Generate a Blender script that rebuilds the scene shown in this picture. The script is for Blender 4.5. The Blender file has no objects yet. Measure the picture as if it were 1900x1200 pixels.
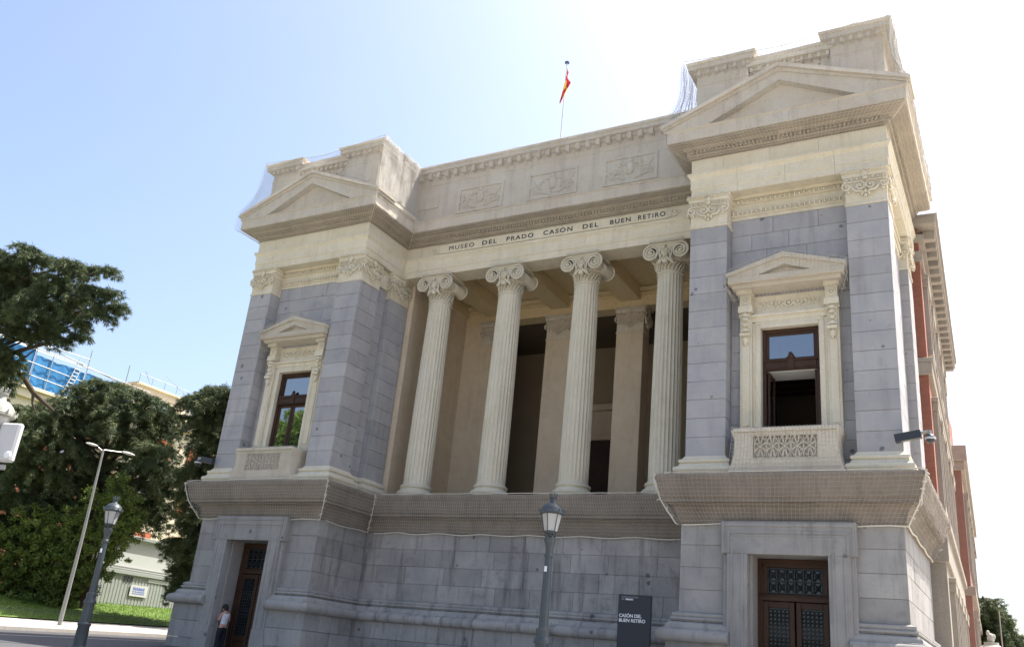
import bpy, bmesh, math, random
import numpy as np
from mathutils import Vector, Matrix
random.seed(7); RNG = np.random.default_rng(7)
sc = bpy.context.scene
COL = sc.collection

# ---------------------------------------------------------------- camera
CAM = Vector((15.423, -25.317, 1.6))
CR = Vector((0.87395597, 0.47685161, 0.09388034))
CU = Vector((0.09537319, -0.35768562, 0.92895907))
CF = Vector((-0.47655527, 0.80291565, 0.35808034))
cd = bpy.data.cameras.new('camera'); cam = bpy.data.objects.new('camera', cd); COL.objects.link(cam)
cd.sensor_width = 36.0; cd.lens = 1654.73 / 1900 * 36.0; cd.clip_start = 0.1; cd.clip_end = 3000
mw = Matrix.Identity(4)
for i in range(3):
    mw[i][0] = CR[i]; mw[i][1] = CU[i]; mw[i][2] = -CF[i]; mw[i][3] = CAM[i]
cam.matrix_world = mw
sc.camera = cam

# ---------------------------------------------------------------- light
SUN_EL, SUN_AZ = math.radians(60), math.radians(35)
wd = bpy.data.worlds.new('World'); sc.world = wd; wd.use_nodes = True
nt = wd.node_tree; nt.nodes.clear()
sky = nt.nodes.new('ShaderNodeTexSky'); sky.sky_type = 'NISHITA'; sky.sun_disc = False
sky.sun_elevation = SUN_EL; sky.sun_rotation = SUN_AZ; sky.altitude = 600
sky.air_density = 1.0; sky.dust_density = 6.5; sky.ozone_density = 0.9
bg = nt.nodes.new('ShaderNodeBackground'); bg.inputs[1].default_value = 0.15
wo = nt.nodes.new('ShaderNodeOutputWorld')
nt.links.new(sky.outputs[0], bg.inputs[0]); nt.links.new(bg.outputs[0], wo.inputs[0])
sd = Vector((math.sin(SUN_AZ) * math.cos(SUN_EL), math.cos(SUN_AZ) * math.cos(SUN_EL), math.sin(SUN_EL)))
ld = bpy.data.lights.new('sun', 'SUN'); ld.energy = 5.0; ld.angle = math.radians(0.5); ld.color = (1.0, 0.95, 0.87)
lo = bpy.data.objects.new('sun', ld); COL.objects.link(lo); lo.rotation_euler = sd.to_track_quat('Z', 'Y').to_euler()
sc.view_settings.view_transform = 'Standard'; sc.view_settings.look = 'None'
sc.view_settings.gamma = 1.0; sc.view_settings.exposure = 1.12; sc.view_settings.use_curve_mapping = False
sc.cycles.max_bounces = 6; sc.cycles.transparent_max_bounces = 8

# ---------------------------------------------------------------- materials
MATS = {}
def nodes(name):
    m = bpy.data.materials.new(name); m.use_nodes = True
    t = m.node_tree; b = t.nodes['Principled BSDF']; MATS[name] = m
    return m, t, b
def N(t, typ, **kw):
    n = t.nodes.new(typ)
    for k, v in kw.items():
        if k.startswith('_'): setattr(n, k[1:], v)
        else: n.inputs[k].default_value = v
    return n
def mixc(t, a, b, f, mode='MIX'):
    n = t.nodes.new('ShaderNodeMix'); n.data_type = 'RGBA'; n.blend_type = mode
    for s, v in ((0, f), (6, a), (7, b)):
        if hasattr(v, 'links'): t.links.new(v, n.inputs[s])
        else: n.inputs[s].default_value = v if s == 0 else (*v, 1)
    return n.outputs[2]
def ramp(t, fac, stops):
    n = t.nodes.new('ShaderNodeValToRGB'); e = n.color_ramp.elements
    e[0].position = stops[0][0]; e[0].color = (*[stops[0][1]] * 3, 1)
    e[1].position = stops[1][0]; e[1].color = (*[stops[1][1]] * 3, 1)
    t.links.new(fac, n.inputs[0]); return n.outputs[0]
def stone(name, c, c2, stain=0.5, pock=0.0, streak=0.3, rnd=0.12, rough=0.85, grain=60, bump=0.15, stain_c=(0.10, 0.09, 0.08), gk=0.45):
    m, t, b = nodes(name)
    geo = t.nodes.new('ShaderNodeNewGeometry'); pos = geo.outputs['Position']
    n1 = N(t, 'ShaderNodeTexNoise', Scale=0.9, Detail=6.0, Roughness=0.65); t.links.new(pos, n1.inputs['Vector'])
    n2 = N(t, 'ShaderNodeTexNoise', Scale=float(grain), Detail=3.0); t.links.new(pos, n2.inputs['Vector'])
    col = mixc(t, c, c2, ramp(t, n1.outputs[0], ((0.35, 0), (0.68, 1))))
    col = mixc(t, col, [x * 0.72 for x in c], ramp(t, n2.outputs[0], ((0.45, 0), (0.75, gk))))
    # weather streaks running down
    mp = N(t, 'ShaderNodeMapping'); mp.inputs['Scale'].default_value = (3.2, 3.2, 0.35); t.links.new(pos, mp.inputs[0])
    n3 = N(t, 'ShaderNodeTexNoise', Scale=1.0, Detail=5.0, Roughness=0.6); t.links.new(mp.outputs[0], n3.inputs['Vector'])
    col = mixc(t, col, stain_c, ramp(t, n3.outputs[0], ((0.52, 0), (0.8, streak))))
    n4 = N(t, 'ShaderNodeTexNoise', Scale=2.3, Detail=8.0, Roughness=0.7); t.links.new(pos, n4.inputs['Vector'])
    col = mixc(t, col, stain_c, ramp(t, n4.outputs[0], ((0.55, 0), (0.85, stain))))
    if pock:
        v = N(t, 'ShaderNodeTexVoronoi', Scale=1.5, Randomness=1.0); 
        nz = N(t, 'ShaderNodeTexNoise', Scale=5.0); t.links.new(pos, nz.inputs['Vector'])
        va = t.nodes.new('ShaderNodeVectorMath'); va.operation = 'MULTIPLY_ADD'; t.links.new(nz.outputs[1], va.inputs[0]); va.inputs[1].default_value = (0.10, 0.10, 0.10); t.links.new(pos, va.inputs[2])
        t.links.new(va.outputs[0], v.inputs['Vector'])
        pa_ = N(t, 'ShaderNodeTexNoise', Scale=0.6, Detail=2.0); t.links.new(pos, pa_.inputs['Vector'])
        ps_ = t.nodes.new('ShaderNodeMath'); ps_.operation = 'MULTIPLY_ADD'; t.links.new(pa_.outputs[0], ps_.inputs[0]); ps_.inputs[1].default_value = .35; ps_.inputs[2].default_value = -.165
        pd_ = t.nodes.new('ShaderNodeMath'); pd_.operation = 'ADD'; t.links.new(v.outputs['Distance'], pd_.inputs[0]); t.links.new(ps_.outputs[0], pd_.inputs[1])
        col = mixc(t, col, (0.10, 0.10, 0.105), ramp(t, pd_.outputs[0], ((0.05, pock), (0.11, 0.0))))
    oi = t.nodes.new('ShaderNodeObjectInfo')
    mr = N(t, 'ShaderNodeMapRange'); t.links.new(oi.outputs['Random'], mr.inputs[0])
    mr.inputs[3].default_value = 1 - rnd; mr.inputs[4].default_value = 1 + rnd
    hs = N(t, 'ShaderNodeHueSaturation'); t.links.new(mr.outputs[0], hs.inputs['Value']); t.links.new(col, hs.inputs['Color'])
    t.links.new(hs.outputs[0], b.inputs['Base Color']); b.inputs['Roughness'].default_value = rough
    b.inputs['Specular IOR Level'].default_value = 0.25
    bp = N(t, 'ShaderNodeBump', Strength=bump, Distance=0.02)
    ad = t.nodes.new('ShaderNodeMath'); ad.operation = 'ADD'; t.links.new(n2.outputs[0], ad.inputs[0]); t.links.new(n4.outputs[0], ad.inputs[1])
    t.links.new(ad.outputs[0], bp.inputs['Height']); t.links.new(bp.outputs[0], b.inputs['Normal'])
    return m
def plain(name, c, rough=0.6, metal=0.0, var=0.15, scale=4.0, spec=0.4, emit=None):
    m, t, b = nodes(name)
    geo = t.nodes.new('ShaderNodeNewGeometry')
    n1 = N(t, 'ShaderNodeTexNoise', Scale=scale, Detail=5.0, Roughness=0.6); t.links.new(geo.outputs['Position'], n1.inputs['Vector'])
    col = mixc(t, [x * (1 - var) for x in c], [min(1, x * (1 + var)) for x in c], n1.outputs[0])
    t.links.new(col, b.inputs['Base Color']); b.inputs['Roughness'].default_value = rough; b.inputs['Metallic'].default_value = metal
    b.inputs['Specular IOR Level'].default_value = spec
    return m
GRAN = stone('granite_upper', (0.325, 0.323, 0.334), (0.41, 0.396, 0.384), stain=0.36, pock=0.8, streak=0.30, rnd=0.085)
GRANB = stone('granite_base', (0.275, 0.268, 0.26), (0.355, 0.34, 0.315), stain=0.6, pock=0.8, streak=0.6, rnd=0.12)
GRANC = stone('granite_centre', (0.265, 0.255, 0.245), (0.38, 0.36, 0.335), stain=0.9, pock=0.9, streak=1.0, rnd=0.14, stain_c=(0.09, 0.085, 0.085))
MORT = stone('mortar', (0.31, 0.29, 0.275), (0.37, 0.34, 0.32), stain=0.3, rnd=0.0)
CREAM = stone('cream_limestone', (0.62, 0.56, 0.42), (0.68, 0.63, 0.51), stain=0.40, streak=0.35, rnd=0.03, grain=25, stain_c=(0.30, 0.26, 0.20))
CREAM2 = stone('weathered_limestone', (0.585, 0.515, 0.415), (0.65, 0.605, 0.515), stain=0.5, streak=0.4, rnd=0.03, grain=25, stain_c=(0.22, 0.19, 0.16))
WPED = stone('window_limestone', (0.57, 0.51, 0.40), (0.64, 0.58, 0.48), stain=0.5, streak=0.4, rnd=0.03, grain=25, stain_c=(0.26, 0.22, 0.18))
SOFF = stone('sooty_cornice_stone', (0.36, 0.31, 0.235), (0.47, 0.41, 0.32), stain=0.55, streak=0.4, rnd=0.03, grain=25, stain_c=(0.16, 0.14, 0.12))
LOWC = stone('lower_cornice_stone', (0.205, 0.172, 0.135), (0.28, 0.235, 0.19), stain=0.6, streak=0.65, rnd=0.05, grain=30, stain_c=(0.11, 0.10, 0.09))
COLM = stone('column_stone', (0.56, 0.51, 0.39), (0.62, 0.575, 0.465), stain=0.35, streak=0.45, rnd=0.02, grain=25, stain_c=(0.34, 0.33, 0.27))
BEIGE = stone('loggia_plaster', (0.60, 0.50, 0.365), (0.66, 0.555, 0.415), stain=0.5, streak=0.4, rnd=0.0, grain=3, stain_c=(0.38, 0.29, 0.19), gk=0.25)
CEIL = stone('loggia_ceiling_plaster', (0.62, 0.50, 0.29), (0.66, 0.55, 0.34), stain=0.2, streak=0.1, rnd=0.0, grain=8, stain_c=(0.35, 0.26, 0.13))
WINGS = stone('wing_stone', (0.30, 0.265, 0.22), (0.38, 0.34, 0.285), stain=0.5, streak=0.5, rnd=0.05, grain=20, stain_c=(0.15, 0.13, 0.11))  # stone dulled; grazing light and the net veil are put into the colour
VEST = plain('deep_shaded_vestibule_plaster', (0.15, 0.115, 0.075), 0.9, 0, 0.2, 1)  # plaster darkened so the deep shade of the openings is in the colour
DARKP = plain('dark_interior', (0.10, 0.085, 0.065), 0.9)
WOOD = stone('varnished_wood', (0.040, 0.020, 0.011), (0.062, 0.031, 0.017), stain=0.5, streak=0.5, rnd=0.02, rough=0.45, grain=14, stain_c=(0.03, 0.012, 0.008))
IRON = plain('cast_iron_grille', (0.028, 0.032, 0.034), 0.5, 0.3)
LAMPG = plain('dark_green_iron', (0.065, 0.078, 0.085), 0.42, 0.2, 0.2, 8)
LAMPL = plain('sunlit_lamp_paint', (0.27, 0.27, 0.235), 0.5, 0.0, 0.3, 10)  # sunlight on the left-edge lamp is put into this lighter paint
STEEL = plain('galvanised_steel', (0.32, 0.32, 0.30), 0.45, 0.5)
OPAL = plain('opal_glass', (0.42, 0.42, 0.405), 0.25, 0, 0.05)
BLK = plain('black_casing', (0.03, 0.034, 0.042), 0.45)
SIGN = plain('sign_panel_charcoal', (0.022, 0.026, 0.034), 0.55, 0, 0.08)
WHITE = plain('white_lettering', (0.75, 0.76, 0.78), 0.5, 0, 0.03)
LETT = plain('dark_bronze_letters', (0.02, 0.02, 0.03), 0.5)
NETM = plain('pale_net_cord', (0.56, 0.54, 0.50), 0.85, 0, 0.1)
NETL = plain('weathered_net_cord', (0.43, 0.40, 0.355), 0.85, 0, 0.2)
ROPE = plain('net_edge_rope', (0.62, 0.58, 0.48), 0.85, 0, 0.15)
WPLAST = plain('white_plastic', (0.50, 0.50, 0.49), 0.35, 0, 0.05)
RED = plain('flag_red', (0.62, 0.03, 0.05), 0.7); YEL = plain('flag_yellow', (0.80, 0.52, 0.05), 0.7)
NAVY = plain('blue_finial', (0.03, 0.05, 0.18), 0.4)
CAB1 = plain('cabin_grey_panel', (0.27, 0.29, 0.27), 0.6, 0, 0.06, 2); CAB2 = plain('cabin_pale_panel', (0.42, 0.44, 0.41), 0.6, 0, 0.04, 2)
BLUE = plain('blue_tarpaulin', (0.02, 0.16, 0.36), 0.5, 0, 0.35, 1.2)
BLUT = plain('blue_sign_print', (0.08, 0.14, 0.42), 0.5)
BEIGB = stone('cream_render_wall', (0.62, 0.53, 0.38), (0.68, 0.60, 0.46), stain=0.2, streak=0.15, rnd=0, grain=6, stain_c=(0.35, 0.28, 0.2))
ORANG = plain('orange_red_brick_panel', (0.42, 0.12, 0.055), 0.85, 0, 0.15, 3)
SKIN = plain('skin', (0.55, 0.30, 0.22), 0.6); SHIRT = plain('white_cotton', (0.72, 0.72, 0.80), 0.8, 0, 0.05); TROU = plain('black_trousers', (0.012, 0.013, 0.02), 0.8); HAIR = plain('dark_hair', (0.02, 0.012, 0.008), 0.6)
BARK = plain('bark', (0.07, 0.05, 0.035), 0.9, 0, 0.4, 6)
STATU = plain('stone_statue', (0.42, 0.40, 0.36), 0.9)

def brickmat():
    m, t, b = nodes('red_brick')
    geo = t.nodes.new('ShaderNodeNewGeometry'); sp = t.nodes.new('ShaderNodeSeparateXYZ'); t.links.new(geo.outputs[0], sp.inputs[0])
    ad = t.nodes.new('ShaderNodeMath'); ad.operation = 'ADD'; t.links.new(sp.outputs[0], ad.inputs[0]); t.links.new(sp.outputs[1], ad.inputs[1])
    cb = t.nodes.new('ShaderNodeCombineXYZ'); t.links.new(ad.outputs[0], cb.inputs[0]); t.links.new(sp.outputs[2], cb.inputs[1])
    br = N(t, 'ShaderNodeTexBrick', Scale=1.0); t.links.new(cb.outputs[0], br.inputs['Vector'])
    br.inputs['Color1'].default_value = (0.30, 0.105, 0.065, 1); br.inputs['Color2'].default_value = (0.25, 0.08, 0.05, 1); br.inputs['Mortar'].default_value = (0.27, 0.16, 0.12, 1)
    br.inputs['Brick Width'].default_value = 0.25; br.inputs['Row Height'].default_value = 0.065; br.inputs['Mortar Size'].default_value = 0.006
    t.links.new(br.outputs[0], b.inputs['Base Color']); b.inputs['Roughness'].default_value = 0.9
    return m
BRICK = brickmat()
def glassmat():
    m, t, b = nodes('window_glass')
    b.inputs['Base Color'].default_value = (0.012, 0.016, 0.02, 1); b.inputs['Roughness'].default_value = 0.02
    b.inputs['IOR'].default_value = 1.7; b.inputs['Specular IOR Level'].default_value = 1.0; b.inputs['Metallic'].default_value = 0.0
    b.inputs['Coat Weight'].default_value = 1.0; b.inputs['Coat IOR'].default_value = 2.5; b.inputs['Coat Roughness'].default_value = 0.01
    n = N(t, 'ShaderNodeTexNoise', Scale=0.8); bp = N(t, 'ShaderNodeBump', Strength=0.03, Distance=0.05); t.links.new(n.outputs[0], bp.inputs['Height']); t.links.new(bp.outputs[0], b.inputs['Coat Normal'])
    return m
GLASS = glassmat()
DGLASS = plain('dark_door_glass', (0.012, 0.014, 0.016), 0.05, 0, 0.1, 3, 0.6)
def leafmat(name, c, c2, trans=0.25):
    m, t, b = nodes(name)
    geo = t.nodes.new('ShaderNodeNewGeometry')
    n1 = N(t, 'ShaderNodeTexNoise', Scale=0.7, Detail=4.0); t.links.new(geo.outputs['Position'], n1.inputs['Vector'])
    n2 = N(t, 'ShaderNodeTexNoise', Scale=9.0, Detail=2.0); t.links.new(geo.outputs['Position'], n2.inputs['Vector'])
    col = mixc(t, c, c2, ramp(t, n1.outputs[0], ((0.3, 0), (0.7, 1)))); col = mixc(t, col, [x * 0.5 for x in c], ramp(t, n2.outputs[0], ((0.4, 0), (0.7, 0.8))))
    t.links.new(col, b.inputs['Base Color']); b.inputs['Roughness'].default_value = 0.6; b.inputs['Specular IOR Level'].default_value = 0.3
    tr = t.nodes.new('ShaderNodeBsdfTranslucent'); t.links.new(col, tr.inputs[0]); mx = N(t, 'ShaderNodeMixShader'); mx.inputs[0].default_value = trans
    t.links.new(b.outputs[0], mx.inputs[1]); t.links.new(tr.outputs[0], mx.inputs[2]); t.links.new(mx.outputs[0], t.nodes['Material Output'].inputs[0])
    return m
CEDAR = leafmat('cedar_needles', (0.055, 0.085, 0.04), (0.14, 0.175, 0.065), 0.2)
LEAF = leafmat('broad_leaves', (0.095, 0.15, 0.03), (0.18, 0.235, 0.055), 0.3)
LEAF2 = leafmat('sun_tinted_broad_leaves', (0.20, 0.32, 0.07), (0.32, 0.44, 0.10), 0.45)  # lighter leaf copy; the sunlit look in the glass is put into the colour
GRASS = leafmat('grass_blades', (0.13, 0.22, 0.03), (0.20, 0.29, 0.05), 0.35)
ASPH = stone('asphalt', (0.07, 0.07, 0.075), (0.09, 0.088, 0.09), stain=0.3, streak=0, rnd=0, grain=90, stain_c=(0.03, 0.03, 0.03))
PAVE = stone('pavement_slabs', (0.40, 0.37, 0.33), (0.48, 0.45, 0.40), stain=0.3, streak=0, rnd=0, grain=40)
DPAVE = stone('dark_paving', (0.085, 0.085, 0.088), (0.11, 0.108, 0.108), stain=0.3, streak=0, rnd=0, grain=40, stain_c=(0.04, 0.04, 0.04))
SOIL = stone('earth', (0.30, 0.25, 0.18), (0.36, 0.31, 0.23), stain=0.3, streak=0, rnd=0, grain=20)

# ---------------------------------------------------------------- geometry helpers
class MB:
    def __init__(s): s.v = []; s.f = []; s.mi = []; s.m = 0
    def add(s, vs, fs):
        o = len(s.v); s.v.extend([tuple(p) for p in vs]); s.f.extend([tuple(i + o for i in f) for f in fs]); s.mi.extend([s.m] * len(fs)); return s
    def box(s, x0, x1, y0, y1, z0, z1, b=0.0):
        if x1 < x0: x0, x1 = x1, x0
        if y1 < y0: y0, y1 = y1, y0
        if b <= 0:
            return s.add([(x, y, z) for x in (x0, x1) for y in (y0, y1) for z in (z0, z1)],
                         [(0, 1, 3, 2), (4, 6, 7, 5), (0, 4, 5, 1), (2, 3, 7, 6), (0, 2, 6, 4), (1, 5, 7, 3)])
        lo = (x0, y0, z0); hi = (x1, y1, z1); V = []; idx = {}
        for sx in (0, 1):
            for sy in (0, 1):
                for sz in (0, 1):
                    S = (sx, sy, sz)
                    for a in range(3):
                        p = []
                        for k in range(3):
                            e = hi[k] if S[k] else lo[k]
                            p.append(e if k == a else e + (-b if S[k] else b))
                        idx[S, a] = len(V); V.append(p)
        F = []
        for a in range(3):
            o1, o2 = [(1, 2), (0, 2), (0, 1)][a]
            for sa in (0, 1):
                q = []
                for u, w in ((0, 0), (1, 0), (1, 1), (0, 1)):
                    S = [0, 0, 0]; S[a] = sa; S[o1] = u; S[o2] = w; q.append(idx[tuple(S), a])
                F.append(q)
        for a in range(3):
            o1, o2 = [(1, 2), (0, 2), (0, 1)][a]
            for u in (0, 1):
                for w in (0, 1):
                    A = [0, 0, 0]; A[o1] = u; A[o2] = w; B = list(A); B[a] = 1
                    F.append([idx[tuple(A), o1], idx[tuple(B), o1], idx[tuple(B), o2], idx[tuple(A), o2]])
        for sx in (0, 1):
            for sy in (0, 1):
                for sz in (0, 1): F.append([idx[(sx, sy, sz), a] for a in range(3)])
        return s.add(V, F)
    def prism(s, poly, y0, y1):          # poly in (x,z), extruded along y
        n = len(poly)
        V = [(x, y0, z) for x, z in poly] + [(x, y1, z) for x, z in poly]
        return s.add(V, [tuple(range(n)), tuple(range(2 * n - 1, n - 1, -1))] + [(i, (i + 1) % n, n + (i + 1) % n, n + i) for i in range(n)])
    def tube(s, pts, r, n=6, cap=True):
        pts = [Vector(p) for p in pts]; k = len(pts); V = []
        if not hasattr(r, '__len__'): r = [r] * k
        up = Vector((0, 0, 1)); prev = None
        for i, p in enumerate(pts):
            d = (pts[min(i + 1, k - 1)] - pts[max(i - 1, 0)]); d = d.normalized() if d.length > 1e-9 else up
            if prev is None:
                a = d.cross(up) if abs(d.dot(up)) < 0.95 else d.cross(Vector((1, 0, 0)))
            else: a = prev - d * prev.dot(d)
            a.normalize(); prev = a; c = d.cross(a)
            for j in range(n):
                t = 2 * math.pi * j / n; V.append(p + (a * math.cos(t) + c * math.sin(t)) * r[i])
        F = [(i * n + j, i * n + (j + 1) % n, (i + 1) * n + (j + 1) % n, (i + 1) * n + j) for i in range(k - 1) for j in range(n)]
        if cap: F += [tuple(range(n)), tuple((k - 1) * n + j for j in range(n))]
        return s.add(V, F)
    def lathe(s, prof, c=(0, 0, 0), n=16, a0=0.0, rad=None):
        V = []; k = len(prof)
        for r_, z in prof:
            for j in range(n):
                t = a0 + 2 * math.pi * j / n; q = r_ * (rad(j) if rad else 1)
                V.append((c[0] + q * math.cos(t), c[1] + q * math.sin(t), c[2] + z))
        F = [(i * n + j, i * n + (j + 1) % n, (i + 1) * n + (j + 1) % n, (i + 1) * n + j) for i in range(k - 1) for j in range(n)]
        F += [tuple(range(n)), tuple((k - 1) * n + j for j in range(n))]
        return s.add(V, F)
    def ell(s, c, rx, ry, rz, nu=8, nv=5):
        V = []; F = []
        for i in range(nv + 1):
            ph = math.pi * i / nv
            for j in range(nu):
                t = 2 * math.pi * j / nu; V.append((c[0] + rx * math.sin(ph) * math.cos(t), c[1] + ry * math.sin(ph) * math.sin(t), c[2] + rz * math.cos(ph)))
        for i in range(nv):
            for j in range(nu): F.append((i * nu + j, i * nu + (j + 1) % nu, (i + 1) * nu + (j + 1) % nu, (i + 1) * nu + j))
        return s.add(V, F)
    def xform(s, M, start=0):
        for i in range(start, len(s.v)): s.v[i] = tuple(M @ Vector(s.v[i]))
        return s
    def obj(s, name, mat, parent=None, smooth=0, loc=None, **tags):
        me = bpy.data.meshes.new(name); me.from_pydata([tuple(p) for p in s.v], [], [tuple(f) for f in s.f])
        mats = mat if isinstance(mat, (list, tuple)) else [mat]
        for m in mats: me.materials.append(m)
        if len(mats) > 1: me.polygons.foreach_set('material_index', s.mi)
        if len(s.f) < 30000:
            bm = bmesh.new(); bm.from_mesh(me)
            if smooth: bmesh.ops.remove_doubles(bm, verts=bm.verts, dist=1e-5)
            bmesh.ops.recalc_face_normals(bm, faces=bm.faces); bm.to_mesh(me); bm.free()
        if smooth: me.polygons.foreach_set('use_smooth', [True] * len(me.polygons)); me.set_sharp_from_angle(angle=math.radians(smooth))
        me.update()
        return link(name, me, parent, loc, **tags)
def link(name, data, parent=None, loc=None, **tags):
    o = bpy.data.objects.new(name, data); COL.objects.link(o)
    if parent is not None: o.parent = parent
    if loc: o.location = loc
    for k, v in tags.items(): o[k] = v
    return o
def thing(name, label, cat, loc=(0, 0, 0), group=None):
    o = link(name, None, None, loc); o['label'] = label; o['category'] = cat
    if group: o['group'] = group
    return o
def copy_thing(root, loc, rotz, label, scale=None):
    r = root.copy(); COL.objects.link(r); r.location = loc; r.rotation_euler = (0, 0, rotz); r['label'] = label
    if scale: r.scale = scale
    def rec(a, b):
        for ch in list(a.children):
            c = ch.copy(); COL.objects.link(c); c.parent = b; rec(ch, c)
    rec(root, r)
    return r
def at(px, py, D):                       # a point of the photograph at view depth D
    return CAM + (CF + CR * ((px - 950) / 1654.73) - CU * ((py - 600) / 1654.73)) * D
def miters(path):
    P = [Vector(p) for p in path]; ns = []
    for i in range(len(P) - 1):
        d = (P[i + 1] - P[i]).normalized(); ns.append(Vector((-d.y, d.x)))
    M = []
    for i in range(len(P)):
        if i == 0: M.append(ns[0])
        elif i == len(P) - 1: M.append(ns[-1])
        else: a, b = ns[i - 1], ns[i]; M.append((a + b) / (1 + a.dot(b)))
    return P, M
def sweep(prof, path, segs=None, back=0.35):
    """extrude a moulding profile (out, z) round a plan path with mitred corners; outward is left of travel"""
    P, M = miters(path); mb = MB(); pr = list(prof) + [(-back, prof[-1][1]), (-back, prof[0][1])]; n = len(pr)
    for i in (segs if segs is not None else range(len(P) - 1)):
        V = []
        for e in (i, i + 1):
            for o, z in pr: q = P[e] + M[e] * o; V.append((q.x, q.y, z))
        mb.add(V, [tuple(range(n)), tuple(range(2 * n - 1, n - 1, -1))] + [(j, (j + 1) % n, n + (j + 1) % n, n + j) for j in range(n)])
    return mb
def arc(o0, z0, o1, z1, n=4, bulge='out'):
    """quarter-round between two profile points"""
    R = []
    for i in range(n + 1):
        t = i / n * math.pi / 2
        R.append((o0 + (o1 - o0) * (math.sin(t) if bulge == 'out' else 1 - math.cos(t)), z0 + (z1 - z0) * (1 - math.cos(t) if bulge == 'out' else math.sin(t))))
    return R
def torus(o, z0, z1, r, n=8):
    return [(o + r * math.sin(math.pi * i / n), z0 + (z1 - z0) * (1 - math.cos(math.pi * i / n)) / 2) for i in range(n + 1)]

# ---------------------------------------------------------------- ground and streets
def gz(x, y):
    t = y + 25.3; t = max(-60, min(t, 60)); return 0.034 * t + 0.007 * (15.4 - max(-60, min(x, 60))) + 0.012 * max(0, -22 - max(x, -40))
def sheet(name, x0, x1, y0, y1, mat, dz, step=4.0, parent=None, **tags):
    xs = np.unique(np.concatenate([np.arange(x0, x1, step), [x1]])); ys = np.unique(np.concatenate([np.arange(y0, y1, step), [y1]]))
    V = [(x, y, gz(x, y) + dz) for y in ys for x in xs]; nx = len(xs)
    mb = MB().add(V, [(j * nx + i, j * nx + i + 1, (j + 1) * nx + i + 1, (j + 1) * nx + i) for j in range(len(ys) - 1) for i in range(nx - 1)])
    return mb.obj(name, mat, parent, **tags)
sheet('ground', -600, 600, -600, 600, SOIL, -0.12, 20, kind='structure')
sheet('street', -22, -15.2, -120, 120, ASPH, 0.0, kind='structure')
sheet('street', -15.2, 120, -21.8, -12, ASPH, 0.0, kind='structure')
sheet('pavement', -15, -8.5, -11.8, 60, DPAVE, 0.13, kind='structure')
sheet('pavement', -8.5, 60, -11.8, 60, PAVE, 0.13, kind='structure')  # out of view; kept pale to bounce light onto the base walls
sheet('pavement', -30, -22.15, -120, 120, PAVE, 0.13, kind='structure')
sheet('pavement', -15, 120, -120, -22, PAVE, 0.13, kind='structure')  # unseen pale paving, added to bounce warm sunlight at the facade
def kerb(x0, x1, y0, y1, parent=None):
    mb = MB(); L = max(x1 - x0, y1 - y0); n = int(L); alongy = (y1 - y0) > (x1 - x0)
    for i in range(n):
        if alongy: ya = y0 + i; yb = ya + .99; mb.add([(x, y, gz(x, y) + z) for x in (x0, x1) for y in (ya, yb) for z in (-.1, .14)], [(0, 1, 3, 2), (4, 6, 7, 5), (0, 4, 5, 1), (2, 3, 7, 6), (0, 2, 6, 4), (1, 5, 7, 3)])
        else: xa = x0 + i; xb = xa + .99; mb.add([(x, y, gz(x, y) + z) for x in (xa, xb) for y in (y0, y1) for z in (-.1, .14)], [(0, 1, 3, 2), (4, 6, 7, 5), (0, 4, 5, 1), (2, 3, 7, 6), (0, 2, 6, 4), (1, 5, 7, 3)])
    mb.obj('kerb', PAVE, None, kind='structure')
kerb(-22.16, -22.0, -40, 60); kerb(-15.2, -15.0, -12, 60); kerb(-15, 60, -12.0, -11.8)
# lawn bank beyond the pavement
def bank(x, y): return gz(-30, y) + 0.2 + 1.0 * min(1, max(0, (-30 - x) / 5.4)) ** 0.8
V = []; xs = np.linspace(-30, -60, 30); ys = np.arange(-60, 90, 3.0)
for y in ys:
    for x in xs: V.append((x, y, bank(x, y)))
MB().add(V, [(j * 30 + i, j * 30 + i + 1, (j + 1) * 30 + i + 1, (j + 1) * 30 + i) for j in range(len(ys) - 1) for i in range(29)]).obj('lawn', plain('lawn_soil', (0.10, 0.165, 0.03), 0.9), None, kind='structure')
mbk = MB()
for i in range(22000):
    x = -30.1 - RNG.random() * 5.5; y = 0 + RNG.random() * 28; z = bank(x, y); h = .05 + .09 * RNG.random(); a = RNG.random() * 6.28; w = .012
    mbk.add([(x - w * math.cos(a), y - w * math.sin(a), z), (x + w * math.cos(a), y + w * math.sin(a), z), (x + .03 * RNG.normal(), y + .03 * RNG.normal(), z + h)], [(0, 1, 2)])
mbk.obj('grass', GRASS, None, kind='stuff', label='short sunlit grass on the bank behind the pavement', category='grass')
# paving joints (slabs on the visible strip of the far pavement)
for i in range(24):
    y = -6 + i * 1.2
    mb = MB(); mb.add([(x, yy, gz(x, yy) + z) for x in (-29.9, -22.2) for yy in (y + .01, y + 1.19) for z in (.1, .142)], [(0, 1, 3, 2), (4, 6, 7, 5), (0, 4, 5, 1), (2, 3, 7, 6), (0, 2, 6, 4), (1, 5, 7, 3)])
    o = mb.obj('paving_slab', PAVE, None); o['kind'] = 'structure'

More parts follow.
